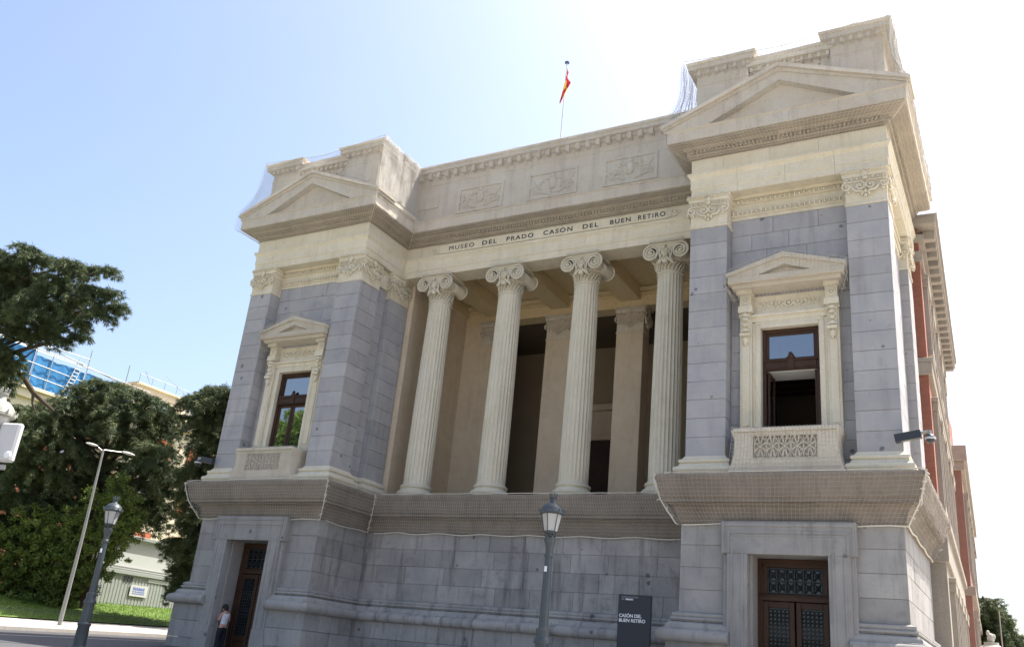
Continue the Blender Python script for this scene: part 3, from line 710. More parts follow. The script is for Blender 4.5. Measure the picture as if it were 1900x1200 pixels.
def relief(cx_, z0, z1, w):
    p = MB(); p.box(cx_ - w / 2 - .14, cx_ + w / 2 + .14, YA - .05, YA + .02, z0 - .12, z0); p.box(cx_ - w / 2 - .14, cx_ + w / 2 + .14, YA - .05, YA + .02, z1, z1 + .10)
    p.box(cx_ - w / 2 - .14, cx_ - w / 2, YA - .05, YA + .02, z0, z1); p.box(cx_ + w / 2, cx_ + w / 2 + .14, YA - .05, YA + .02, z0, z1)
    fr = p.obj('relief_panel', CREAM2, museum); r = MB(); rg = random.Random(int(cx_ * 10))
    zc = (z0 + z1) / 2
    r.ell((cx_, YA - .02, zc + .05), .20, .10, .30, 8, 6); r.ell((cx_, YA - .03, zc + .38), .12, .08, .12, 8, 5)
    for q in (-1, 1):
        for k in range(9):
            t = k / 8; r.ell((cx_ + q * (.25 + .7 * t), YA - .01, zc + .30 * math.sin(t * 5 + 1) * (1 - .2 * t)), .10, .06, .07, 6, 4)
        spiral(r, cx_ + q * .72, zc - .15, YA - .01, .24, 1.6, 0, 0, .035, 22, q)
        r.tube([(cx_ + q * .2, YA - .01, z0 + .06), (cx_ + q * .6, YA - .03, z0 + .2), (cx_ + q * .95, YA - .01, z1 - .15)], .045, 5)
    for k in range(60): r.ell((cx_ + (rg.random() - .5) * (w - .15), YA + .01, z0 + .1 + rg.random() * (z1 - z0 - .2)), .04 + .05 * rg.random(), .04, .04 + .04 * rg.random(), 6, 4)
    r.obj('carved_relief', CREAM2, fr, 50)
for c_ in (-3.42, 0.02, 3.42): relief(c_, 19.62, 20.62, 2.0)
for c_ in (-6.1, 6.1): MB().box(c_ - .55, c_ + .55, YA - .04, YA + .02, 20.0, 20.6, .01).obj('attic_panel', CREAM2, museum)

# ---- great columns
YC = 3.16
def column_parts(cx_):
    # fluted shaft
    nf = 24; n = nf * 6; mb = MB(); prof = []
    Z0, Z1 = 7.86, 15.47; K = 14
    fl = [1, .972, .945, .935, .945, .972]
    V = []
    for i in range(K + 1):
        t = i / K; r = .535 - .068 * t ** 1.7
        for j in range(n):
            a = 2 * math.pi * j / n; f = fl[j % 6] if 0 < i < K else 1
            V.append((cx_ + r * f * math.cos(a), YC + r * f * math.sin(a), Z0 + (Z1 - Z0) * (t if 0 < i < K else t) ))
    F = [(i * n + j, i * n + (j + 1) % n, (i + 1) * n + (j + 1) % n, (i + 1) * n + j) for i in range(K) for j in range(n)]
    mb.add(V, F); sh = mb.obj('column_shaft', COLM, museum, 25)
    b = MB()
    b.lathe([(.74, 7.27), (.74, 7.36), (.69, 7.38)] + torus(.66, 7.38, 7.56, .09, 6) + [(.66, 7.57), (.63, 7.60), (.60, 7.64), (.62, 7.67)] + torus(.59, 7.67, 7.79, .055, 5) + [(.57, 7.80), (.555, 7.83), (.535, 7.875)], (cx_, YC, 0), 40)
    b.obj('column_base', COLM, sh, 30)
    c = MB()
    # necking, bell
    c.lathe([(.47, 15.42)] + torus(.47, 15.44, 15.52, .04, 5) + [(.48, 15.54), (.44, 15.60), (.44, 15.95)] + torus(.44, 15.95, 16.10, .10, 5) + [(.5, 16.2), (.5, 16.5)], (cx_, YC, 0), 24)
    for k in range(22):     # carved leaves on the necking
        a = 2 * math.pi * k / 22
        c.tube([(cx_ + .45 * math.cos(a), YC + .45 * math.sin(a), 15.55), (cx_ + .49 * math.cos(a + .10), YC + .49 * math.sin(a + .10), 15.72), (cx_ + .52 * math.cos(a + .30), YC + .52 * math.sin(a + .30), 15.86), (cx_ + .50 * math.cos(a + .42), YC + .50 * math.sin(a + .42), 15.94)], [.03, .035, .03, .015], 5)
        c.ell((cx_ + .53 * math.cos(a), YC + .53 * math.sin(a), 16.03), .04, .04, .05, 6, 4)
    # abacus
    c.box(cx_ - .62, cx_ + .62, YC - .62, YC + .62, 16.58, 16.66, .01); c.box(cx_ - .66, cx_ + .66, YC - .66, YC + .66, 16.655, 16.72, .01)
    for k in range(20):
        x = cx_ - .62 + 1.24 * (k + .5) / 20
        c.box(x - .02, x + .02, YC - .69, YC - .6, 16.60, 16.655)
        yy = YC - .62 + 1.24 * (k + .5) / 20
        for q in (-1, 1): c.box(cx_ + q * .6, cx_ + q * .69, yy - .02, yy + .02, 16.60, 16.655)
    # volutes and bolsters
    R = .29; zc = 16.22; dx = .55; yf = YC - .60; yb = YC + .60
    for q in (-1, 1):
        prof = [(.27, 0), (.275, .05), (.22, .25), (.19, .60), (.22, .95), (.275, 1.15), (.27, 1.2)]
        st = len(c.v); c.lathe([(r_, z_) for r_, z_ in prof], (0, 0, 0), 20)
        for z_ in (.5, .6, .7): c.lathe([(.19, z_ - .02), (.215, z_), (.19, z_ + .02)], (0, 0, 0), 20)
        c.xform(Matrix.Translation((cx_ + q * dx, yb, zc)) @ Matrix.Rotation(math.pi / 2, 4, 'X'), st)
        for (yy, sg) in ((yf, 1), (yb, -1)):
            pts = []; n_ = 54
            for i in range(n_ + 1):
                t = i / n_; rr = R * (1 - t) ** .9 * 1.0 + .035; a = math.pi / 2 - q * 2.6 * 2 * math.pi * t
                a = math.pi / 2 - q * 2.5 * 2 * math.pi * t
                pts.append((cx_ + q * dx + rr * math.cos(a), yy - sg * (.015 + .04 * t), zc + rr * math.sin(a)))
            c.tube(pts, [.036 * (1 - .45 * i / n_) for i in range(n_ + 1)], 6)
            c.ell((cx_ + q * dx, yy - sg * .05, zc), .055, .03, .055, 8, 5)
    for (yy, sg) in ((yf, 1), (yb, -1)):
        c.box(cx_ - dx, cx_ + dx, min(yy, yy + sg * .2), max(yy, yy + sg * .2), zc + .02, zc + .30)
        c.tube([(cx_ - dx, yy - sg * .015, zc + R + .03), (cx_, yy - sg * .015, zc + R + .02), (cx_ + dx, yy - sg * .015, zc + R + .03)], .036, 6)
        c.tube([(cx_ - dx + .1, yy - sg * .01, zc + .20), (cx_, yy - sg * .01, zc + .17), (cx_ + dx - .1, yy - sg * .01, zc + .20)], .02, 6)
    cp = c.obj('capital', COLM, sh, 50)
    # helmeted head between the volutes
    y = yf - .03; h_ = MB()
    h_.ell((cx_, y - .02, 16.12), .115, .12, .165, 12, 8)                       # face
    h_.ell((cx_, y + .02, 16.22), .145, .14, .13, 12, 8)                         # helmet bowl
    h_.tube([(cx_, y - .13, 16.30), (cx_, y - .10, 16.40), (cx_, y, 16.46), (cx_, y + .08, 16.44)], [.02, .04, .04, .02], 6)
    h_.tube([(cx_ - .12, y - .08, 16.22), (cx_, y - .145, 16.24), (cx_ + .12, y - .08, 16.22)], .018, 5)
    h_.tube([(cx_, y - .135, 16.18), (cx_, y - .165, 16.10), (cx_, y - .14, 16.085)], [.012, .022, .012], 5)  # nose
    h_.ell((cx_, y - .125, 16.035), .035, .02, .012, 6, 4); h_.ell((cx_, y - .10, 15.98), .04, .04, .035, 6, 4)
    for q in (-1, 1):
        h_.ell((cx_ + q * .045, y - .125, 16.165), .022, .012, .012, 6, 4)
        for k in range(5): h_.ell((cx_ + q * (.14 + .015 * k), y + .01, 16.20 - .07 * k), .04, .05, .05, 6, 4)
        h_.tube([(cx_ + q * .18, y + .02, 16.38), (cx_ + q * .24, y, 16.20), (cx_ + q * .20, y + .02, 15.98), (cx_ + q * .28, y + .03, 15.80)], [.02, .035, .035, .02], 5)
        h_.tube([(cx_ + q * .06, y - .02, 15.98), (cx_ + q * .18, y + .02, 15.85), (cx_ + q * .33, y + .06, 15.72)], [.05, .05, .02], 6)
    h_.lathe([(.10, 15.75), (.12, 15.85), (.07, 15.95), (.07, 16.02)], (cx_, y + .04, 0), 10)
    h_.obj('carved_head', COLM, sh, 60)
    return sh
sh0 = column_parts(1.69)
for cx_ in (-5.06, -1.69, 5.06):
    d = sh0.copy(); COL.objects.link(d); d.parent = museum; d.location = (cx_ - 1.69, 0, 0)
    for ch in sh0.children: c = ch.copy(); COL.objects.link(c); c.parent = d

# ---- loggia behind the columns
MB().box(-6.85, 6.85, 3.7, 8.5, 17.35, 17.5).obj('loggia_ceiling', CEIL, museum)
for cx_ in (-5.06, -1.69, 1.69, 5.06):
    MB().box(cx_ - .45, cx_ + .45, 3.75, 7.60, 16.74, 17.34, .01).obj('ceiling_beam', CEIL, museum)
for s in (1, -1):
    MB().box(s * 6.62, s * 7.2, 3.35, 8.3, 7.27, 16.9).obj('loggia_side_wall', BEIGE, museum)
    mb = MB().box(s * 6.5, s * 6.85, 3.7, 7.6, 16.74, 17.34, .01); mb.obj('ceiling_beam', CEIL, museum)
bk = MB(); bk.box(-6.62, 6.62, 7.62, 8.35, 16.46, 17.34); bk.box(-6.62, 6.62, 7.56, 7.7, 16.95, 17.05, .01); bk.box(-6.62, 6.62, 7.50, 7.7, 17.12, 17.3, .01)
bk.obj('loggia_rear_architrave', CEIL, museum)
for (p, q) in ((-2.30, -1.08), (1.08, 2.30)):
    MB().box(p, q, 7.65, 8.35, 7.27, 15.28, .01).obj('loggia_pier', BEIGE, museum)
    capital(p, q, 7.65, 8.35, 'fr', CREAM2, museum, True, -.26)
for (p, q) in ((-6.62, -4.45), (4.45, 6.62)):
    MB().box(p, q, 7.65, 8.35, 7.27, 16.46).obj('loggia_rear_wall', BEIGE, museum)
    a, b = (-5.67, -4.45) if p < 0 else (4.45, 5.67)
    capital(a, b, 7.60, 8.3, 'f', CREAM2, museum, True, -.26)
MB().box(-6.9, 6.9, 12.5, 12.8, 7.27, 17.4).obj('vestibule_rear_wall', plain('shaded_vestibule_plaster', (.34, .275, .19), .9, 0, .15, 1), museum)  # rear wall plaster also has its shade put into the colour
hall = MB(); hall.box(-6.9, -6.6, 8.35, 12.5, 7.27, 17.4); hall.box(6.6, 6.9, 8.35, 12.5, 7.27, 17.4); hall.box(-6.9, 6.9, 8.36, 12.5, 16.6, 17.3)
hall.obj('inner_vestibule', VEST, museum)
for cx_ in (-1.3,):
    d = MB(); d.box(cx_ - 1.5, cx_ + 1.5, 12.2, 12.5, 11.9, 13.3, .01); d.box(cx_ - 1.8, cx_ + 1.8, 12.0, 12.5, 13.3, 13.6, .02); d.box(cx_ - .9, cx_ + .9, 12.17, 12.3, 12.15, 13.05, .01)
    d.box(cx_ - 1.5, cx_ - 1.1, 12.2, 12.5, 7.27, 11.9); d.box(cx_ + 1.1, cx_ + 1.5, 12.2, 12.5, 7.27, 11.9)
    dd = d.obj('inner_doorway', BEIGE, museum); MB().box(cx_ - 1.1, cx_ + 1.1, 12.4, 12.45, 7.27, 11.9).obj('inner_door', WOOD, dd)
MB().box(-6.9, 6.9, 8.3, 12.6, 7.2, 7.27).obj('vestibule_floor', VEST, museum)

# ---- tower windows
def window(s):
    cx = 9.87 * s; y = YW
    par = MB()
    for q in (-1, 1):
        par.box(cx + q * .86, cx + q * 1.02, y - .13, y + .6, 8.6, 12.12, .01); par.box(cx + q * 1.02, cx + q * 1.10, y - .12, y + .2, 8.6, 12.2, .01)
        par.box(cx + q * 1.10, cx + q * 1.47, y - .20, y + .2, 8.6, 12.66, .012); par.box(cx + q * 1.17, cx + q * 1.40, y - .235, y, 8.9, 11.45, .012)
    par.box(cx - .86, cx + .86, y - .16, y + .6, 12.0, 12.12, .01); par.box(cx - 1.02, cx + 1.02, y - .14, y + .2, 12.12, 12.22, .01)
    sur = par.obj('window_surround', CREAM, museum)
    m = MB(); m.box(cx - 1.12, cx + 1.12, y - .16, y + .1, 12.22, 12.40, .01); m.box(cx - 1.14, cx + 1.14, y - .24, y + .1, 12.36, 12.45, .012); m.box(cx - 1.10, cx + 1.10, y - .06, y + .1, 12.45, 13.1, .005)
    for q in (-1, 1):
        m.box(cx + q * 1.06, cx + q * 1.50, y - .36, y + .1, 12.50, 12.72, .015); m.box(cx + q * 1.10, cx + q * 1.46, y - .30, y + .1, 12.72, 13.12, .01)
        m.box(cx + q * 1.06, cx + q * 1.54, y - .42, y + .1, 13.1, 13.24, .015)
    m.obj('window_entablature', CREAM, sur)
    o = MB()
    for q in (-1, 1):
        xc = cx + q * 1.285
        o.tube([(xc + .10 * math.cos(t * math.pi / 6), y - .31, 12.92 + .10 * math.sin(t * math.pi / 6)) for t in range(13)], .03, 6); o.ell((xc, y - .31, 12.92), .045, .05, .045, 8, 5)
        # scroll console
        o.prism([(xc - .14, 12.5), (xc + .14, 12.5), (xc + .13, 11.9), (xc + .10, 11.55), (xc, 11.42), (xc - .10, 11.55), (xc - .13, 11.9)], y - .26, y - .1)
        for dxx in (-.12, .12): spiral(o, xc + dxx, 12.40, y - .30, .07, 1.2, 0, 0, .022, 12, q)
        for zz, rr in ((12.42, .10), (12.28, .085), (12.10, .07), (11.93, .06)): o.ell((xc, y - .32 + .02, zz), .11, rr * 1.1, .07, 8, 5)
        o.tube([(xc - .15, y - .32, 11.78), (xc + .15, y - .32, 11.78)], .065, 8); o.tube([(xc - .14, y - .30, 11.90), (xc + .14, y - .30, 11.90)], .04, 8)
        o.ell((xc, y - .28, 11.60), .10, .07, .12, 8, 5); o.ell((xc, y - .28, 11.48), .05, .05, .07, 6, 4)
        for k in range(7): x = cx + q * (.16 + .115 * k); o.ell((x, y - .09, 12.79 + (.03 if k % 2 else -.03)), .05, .06, .05, 6, 4)
        for k in range(6): x = cx + q * (.20 + .13 * k); o.ell((x, y - .08, 12.70), .04, .03, .05, 6, 4); o.ell((x + .04 * q, y - .08, 12.88), .04, .03, .04, 6, 4)
    o.tube([(cx + .115 * math.cos(t * math.pi / 6), y - .10, 12.79 + .115 * math.sin(t * math.pi / 6)) for t in range(13)], .032, 6); o.ell((cx, y - .11, 12.79), .06, .06, .06, 8, 5)
    o.obj('carved_ornament', CREAM, sur, 50)
    # pediment
    p = MB(); z0 = 13.24
    p.box(cx - 1.62, cx + 1.62, -.05, y + .05, z0 - .02, z0 + .10, .01); p.box(cx - 1.72, cx + 1.72, -.20, y + .05, z0 + .10, z0 + .30, .012)
    p.prism([(cx - 1.3, z0 + .3), (cx + 1.3, z0 + .3), (cx, z0 + .80)], .03, y)
    for q in (-1, 1):
        p.prism([(cx, z0 + .58), (cx + q * .80, z0 + .302), (cx + q * 1.72, z0 + .302), (cx + q * 1.74, z0 + .36), (cx, z0 + .84)], -.17, y + .04)
        p.prism([(cx, z0 + .80), (cx + q * 1.74, z0 + .33), (cx + q * 1.80, z0 + .42), (cx, z0 + .97)], -.24, y + .05)
    p.obj('window_pediment', WPED, sur)
    p = MB()
    for k in range(24): x = cx - 1.6 + 3.2 * k / 23; p.box(x - .035, x + .035, -.04 + .0, .0, z0 + .02, z0 + .09)
    p.obj('dentil_row', SOFF, sur, kind='stuff')
    # balcony: pierced panel between pedestals
    yb = -.42
    b = MB(); b.box(cx - 1.45, cx + 1.45, yb - .05, y + .1, 8.50, 8.62, .015); b.box(cx - 1.42, cx + 1.42, yb - .02, yb + .2, 7.27, 7.72, .01)
    for q in (-1, 1):
        b.box(cx + q * .88, cx + q * 1.42, yb - .01, y + .1, 7.7, 8.5, .012)
        b.prism([(cx + q * 1.40, 7.27), (cx + q * 1.62, 7.27), (cx + q * 1.50, 7.6), (cx + q * 1.42, 7.9)], yb - .02, y)
        b.prism([(cx + q * 1.40, 8.3), (cx + q * 1.42, 8.3), (cx + q * 1.52, 8.58), (cx + q * 1.40, 8.58)], yb - .02, y)
    b.box(cx - .9, cx + .9, yb, yb + .2, 8.42, 8.5); b.box(cx - .9, cx + .9, yb + .12, yb + .2, 7.7, 8.43)
    bal = b.obj('balcony', WPED, museum)
    g = MB()
    for i in range(5):
        xc = cx - .68 + i * .34; zc = 8.08
        g.box(xc - .178, xc - .162, yb, yb + .1, 7.72, 8.42)
        for k in range(8):
            a = k * math.pi / 4 + .39; g.tube([(xc + .04 * math.cos(a), yb + .02, zc + .08 * math.sin(a)), (xc + .17 * math.cos(a), yb + .02, zc + .31 * math.sin(a))], [.02, .032], 5)
        g.ell((xc, yb + .02, zc), .05, .04, .06, 8, 5)
        g.tube([(xc + .165 * math.cos(t * math.pi / 6), yb + .03, zc + .32 * math.sin(t * math.pi / 6)) for t in range(13)], .018, 4)
    g.box(cx - .88, cx + .88, yb + .01, yb + .1, 8.38, 8.43); g.box(cx - .88, cx + .88, yb + .01, yb + .1, 7.70, 7.76)
    g.obj('pierced_panel', WPED, bal, 50)
    # joinery
    yw = y + .10; w = MB()
    for q in (-1, 1): w.box(cx + q * .86, cx + q * .74, yw - .05, yw + .1, 8.5, 12.0, .01)
    w.box(cx - .75, cx + .75, yw - .045, yw + .1, 11.88, 12.0, .01)
    w.box(cx - .75, cx + .75, yw - .09, yw + .1, 10.72, 10.95, .012); w.box(cx - .78, cx + .78, yw - .14, yw, 10.93, 10.99, .01); w.box(cx - .78, cx + .78, yw - .12, yw, 10.66, 10.71, .01); w.box(cx - .75, cx + .75, yw - .02, yw + .06, 10.99, 11.06)
    w.box(cx - .10, cx + .10, yw - .13, yw, 10.70, 10.98, .01); w.ell((cx, yw - .08, 11.04), .14, .06, .07, 8, 5); w.ell((cx, yw - .08, 11.13), .075, .06, .10, 8, 5)
    for q in (-1, 1): w.box(cx + q * .74, cx + q * .66, yw - .01, yw + .07, 11.0, 11.88, .008)
    w.box(cx - .66, cx + .66, yw - .01, yw + .07, 11.80, 11.88, .008)
    win = w.obj('window', WOOD, museum)
    MB().box(cx - .67, cx + .67, yw + .03, yw + .036, 11.04, 11.82).obj('transom_pane', GLASS, win)
    if s < 0:
        for q in (-1, 1):
            l = MB(); a, b2 = sorted((cx + q * .01, cx + q * .74))
            l.box(a, a + .10, yw, yw + .06, 8.5, 10.66, .01); l.box(b2 - .10, b2, yw, yw + .06, 8.5, 10.66, .01); l.box(a + .1, b2 - .1, yw + .003, yw + .057, 10.54, 10.66, .01); l.box(a + .1, b2 - .1, yw + .003, yw + .057, 8.5, 8.75, .01)
            if q < 0: l.tube([(cx, yw - .01, 8.5), (cx, yw - .01, 10.62)], .03, 6)
            sh_ = l.obj('sash', WOOD, win)
            MB().box(a + .09, b2 - .09, yw + .03, yw + .036, 8.7, 10.56).obj('pane', GLASS, win)
    else:
        MB().box(cx - .78, cx + .78, yw + .11, yw + .95, 10.67, 10.75, .005).obj('reveal_soffit', plain('white_soffit', (.62, .62, .60), .8), win)
        # casements folded inwards
        for q in (-1, 1):
            l = MB(); x0 = cx + q * .72
            yo = yw + .06
            xa_, xb_ = sorted((x0 - q * .0, x0 - q * .06))
            l.box(xa_, xb_, yo, yo + .10, 8.5, 10.66, .01); l.box(xa_, xb_, yo + .62, yo + .72, 8.5, 10.66, .01); l.box(xa_, xb_, yo + .1, yo + .62, 10.54, 10.66, .01); l.box(xa_, xb_, yo + .1, yo + .62, 8.5, 8.75, .01)
            l.obj('sash', WOOD, win); MB().box(x0 - q * .03 - .003, x0 - q * .03 + .003, yo + .09, yo + .63, 8.7, 10.56).obj('pane', GLASS, win)
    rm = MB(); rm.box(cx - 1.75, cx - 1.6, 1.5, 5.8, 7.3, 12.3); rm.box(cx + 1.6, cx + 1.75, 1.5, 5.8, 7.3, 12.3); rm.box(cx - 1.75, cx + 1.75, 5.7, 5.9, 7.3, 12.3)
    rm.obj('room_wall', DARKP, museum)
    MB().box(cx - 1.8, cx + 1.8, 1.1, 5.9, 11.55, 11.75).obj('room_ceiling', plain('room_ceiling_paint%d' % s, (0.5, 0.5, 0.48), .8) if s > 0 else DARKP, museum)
    for k in range(6): MB().box(cx - 1.6, cx + 1.6, 1.9 + k * .65, 2.25 + k * .65, 11.40, 11.54, .01).obj('ceiling_beam', plain('dark_timber%d%d' % (k, s), (.05, .03, .02), .8), museum)
window(1); window(-1)

# ---- the long side wing behind the right tower (skewed a little)
SK = Matrix.Translation((13.15, 6.8, 0)) @ Matrix.Rotation(math.radians(1.75), 4, 'Z')
wing = MB()
wing.box(-8, 0, 0, 15.6, 0, 18.2); wing.xform(SK); wg = wing.obj('side_wing', BRICK, museum)
st = MB()
st.box(-.5, .10, -.06, 15.7, 0, 6.0); st.box(-.5, .20, -.2, 15.8, 6.0, 7.0, .02); st.box(-.5, .32, -.25, 15.9, 7.0, 7.25, .02)
st.box(-.5, .14, -.10, 15.7, 12.3, 12.75, .02); st.box(-.5, .20, -.14, 15.75, 12.75, 12.9, .02); st.box(-.5, .10, -.08, 15.7, 16.6, 17.0)
st.xform(SK); st.obj('wing_string_course', WINGS, wg)
ct = MB(); ct.box(-.5, .20, -.2, 15.8, 17.35, 17.6); ct.box(-.5, .62, -.3, 16.3, 17.95, 18.25, .02); ct.box(-.5, .70, -.3, 16.4, 18.25, 18.35, .01)
ct.xform(SK); ct.obj('wing_cornice', WINGS, wg)
for k in range(20):
    m = MB().box(.15, .56, .3 + k * .79, .3 + k * .79 + .3, 17.6, 17.95, .02); m.xform(SK); m.obj('modillion', WINGS, wg)
for k in range(5):
    y0 = 1.0 + k * 3.0
    for (z0, z1) in ((8.0, 11.3), (13.6, 16.0), (1.6, 5.2)):
        f = MB(); o_ = .10 if z0 < 2 else 0
        f.box(-.1, o_ + .16, y0, y0 + .22, z0, z1, .01); f.box(-.1, o_ + .16, y0 + 1.3, y0 + 1.52, z0, z1, .01); f.box(-.1, o_ + .20, y0 - .1, y0 + 1.62, z1, z1 + .3, .01); f.box(-.1, o_ + .22, y0 - .2, y0 + 1.72, z1 + .3, z1 + .45, .02); f.box(-.1, o_ + .18, y0 - .1, y0 + 1.62, z0 - .25, z0, .01)
        f.xform(SK); wf = f.obj('window_frame', WINGS, wg); g = MB().box(o_ - .05, o_ + .01, y0 + .2, y0 + 1.32, z0, z1); g.xform(SK); g.obj('pane', GLASS, wf)
    if k in (0, 4):
        p = MB().box(-.3, .12, y0 + 1.75, y0 + 2.55, 7.25, 12.3, .01); p.xform(SK); p.obj('wing_pilaster', WINGS, wg)
        p = MB().box(-.3, .12, y0 + 1.75, y0 + 2.55, 12.9, 17.3, .01); p.xform(SK); p.obj('wing_pilaster', WINGS, wg)
main = MB().box(-12.4, 12.0, 12.8, 40, 0, 19.5).obj('main_block', BRICK, museum)
MB().box(-13.0, -12.42, 6.42, 34, 0, 21.7).obj('left_wing', BRICK, museum)

# ---- second building further along the side street
far = thing('side_street_building', 'distant brick building with stone cornice just beyond the museum\'s right flank', 'building')
SK2 = Matrix.Translation((12.75, 31, 0)) @ Matrix.Rotation(math.radians(1.9), 4, 'Z')
m = MB().box(-9, 0, 0, 26, 0, 15.0); m.xform(SK2); m.obj('wall', plain('brown_brick', (.26, .145, .11), .9, 0, .2, 2), far)
m = MB(); m.box(-9.2, .36, -.4, 26.4, 15.0, 15.9, .03); m.box(-9.0, .2, -.2, 26.2, 14.5, 15.0, .02); m.box(-9, .22, -.1, 26.1, 7.6, 8.1, .02); m.xform(SK2); m.obj('cornice', WINGS, far)
for k in range(7):
    for z0 in (2.5, 9.0):
        f = MB(); y0 = 1 + k * 3.5; f.box(-.1, .14, y0, y0 + .3, z0, z0 + 4); f.box(-.1, .14, y0 + 1.7, y0 + 2, z0, z0 + 4); f.box(-.1, .25, y0 - .1, y0 + 2.1, z0 + 4, z0 + 4.4); f.xform(SK2); wf = f.obj('window_frame', WINGS, far)
        g = MB().box(-.05, .02, y0 + .3, y0 + 1.7, z0, z0 + 4); g.xform(SK2); g.obj('pane', GLASS, wf)
m = MB().box(-3.0, -2.2, .2, 1.2, 15.9, 17.0, .02); m.xform(SK2); m.obj('chimney', BEIGB, far)

# ================================================================ NETS
class NET:
    def __init__(s): s.V = []; s.F = []; s.n = 0
    def line(s, P, r):
        P = np.asarray(P, float); k = len(P); d = np.gradient(P, axis=0); d /= np.linalg.norm(d, axis=1)[:, None] + 1e-9
        ref = np.where(np.abs(d[:, 2:3]) > .9, [[1., .3, 0]], [[0., 0, 1.]]); a = np.cross(d, ref); a /= np.linalg.norm(a, axis=1)[:, None] + 1e-9; c = np.cross(d, a)
        V = np.concatenate([(P + (a * math.cos(t) + c * math.sin(t)) * r)[:, None] for t in (0, 2.094, 4.189)], 1).reshape(-1, 3)
        i = np.arange(k - 1) * 3; F = []
        for j in range(3): F.append(np.stack([i + j, i + (j + 1) % 3, i + 3 + (j + 1) % 3, i + 3 + j], 1))
        s.V.append(V); s.F.append(np.concatenate(F) + s.n); s.n += len(V)
    def obj(s, name, mat, parent=None, **tags):
        V = np.concatenate(s.V).astype(np.float32); F = np.concatenate(s.F).astype(np.int32)
        return rawmesh(name, V, F, mat, parent, **tags)
def rawmesh(name, V, F, mat, parent=None, **tags):
    me = bpy.data.meshes.new(name); nf, w = F.shape
    me.vertices.add(len(V)); me.vertices.foreach_set('co', V.ravel()); me.loops.add(nf * w); me.loops.foreach_set('vertex_index', F.ravel())
    me.polygons.add(nf); me.polygons.foreach_set('loop_start', np.arange(0, nf * w, w, dtype=np.int32)); me.polygons.foreach_set('loop_total', np.full(nf, w, np.int32))
    me.materials.append(mat); me.update(calc_edges=True); me.validate()
    return link(name, me, parent, **tags)
def lerp_path(pts, n):
    pts = np.asarray(pts, float); L = np.concatenate([[0], np.cumsum(np.linalg.norm(np.diff(pts, axis=0), axis=1))]); t = np.linspace(0, L[-1], n)
    return np.stack([np.interp(t, L, pts[:, k]) for k in range(pts.shape[1])], 1), L[-1]
def drape(net, path, i, prof_a, prof_b=None, prof_mid=None, cell=.11, r=.0045, sag=.02, wob=.012, skew=.05):
    """net over path segment i; prof lists (out, z) at both ends (and the middle) of the segment, interpolated between"""
    P, M = miters(path); a, b = P[i], P[i + 1]; L = (b - a).length; prof_b = prof_b or prof_a
    nv = int(sum(math.dist(prof_a[k], prof_a[k + 1]) for k in range(len(prof_a) - 1)) / cell); nu = int(L * 1.08 / cell)
    A, _ = lerp_path(prof_a, nv); B, _ = lerp_path(prof_b, nv); Mi = lerp_path(prof_mid, nv)[0] if prof_mid else None
    U = np.linspace(0, 1, nu); G = np.zeros((nu, nv, 3))
    ph = RNG.random(6) * 6.28
    for j, u in enumerate(U):
        if Mi is None: Q = A * (1 - u) + B * u
        else: Q = (A * (1 - 2 * u) + Mi * 2 * u) if u < .5 else (Mi * (2 - 2 * u) + B * (2 * u - 1))
        for k in range(nv):
            o, z = Q[k]; v = k / (nv - 1)
            o += wob * (math.sin(u * 23 + ph[0]) + math.sin(u * 61 + v * 5 + ph[1]) + math.sin(v * 17 + u * 11 + ph[2])) * math.sin(math.pi * v) ** .3 + RNG.normal() * .004
            uu = min(1, max(0, u + skew / max(L, 1) * math.sin(math.pi * u) * (math.sin(v * 4 + ph[3]) + .6 * math.sin(u * 9 + ph[4] + v * 3))))
            zz_ = z + skew * .22 * math.sin(math.pi * v) * (math.sin(u * L * 1.1 + ph[5]) + .5 * math.sin(u * L * 2.9 + v * 4))
            pa = a + M[i] * o; pb = b + M[i + 1] * o; q = pa.lerp(pb, uu); G[j, k] = (q.x, q.y, zz_ + RNG.normal() * .005)
    for j in range(nu): net.line(G[j], r)
    for k in range(nv): net.line(G[:, k], r)
    return G
def hang(o0, z0, o1, z1, s, n=6):
    return [(o0 + (o1 - o0) * (i / n), z0 + (z1 - z0) * (i / n) ** .8 - s * math.sin(math.pi * i / n)) if False else (o0 + (o1 - o0) * (i / n) ** s, z0 + (z1 - z0) * (i / n)) for i in range(n + 1)]
under = [(.80, 18.47), (.05, 18.10)]
labels = {(0, 1, 2): ('debris net draped over the cornice, pediment and attic of the right tower',), (3,): ('debris net stretched over the attic and cornice above the inscription',), (4, 5, 6): ('debris net draped over the cornice, pediment and attic of the left tower',)}
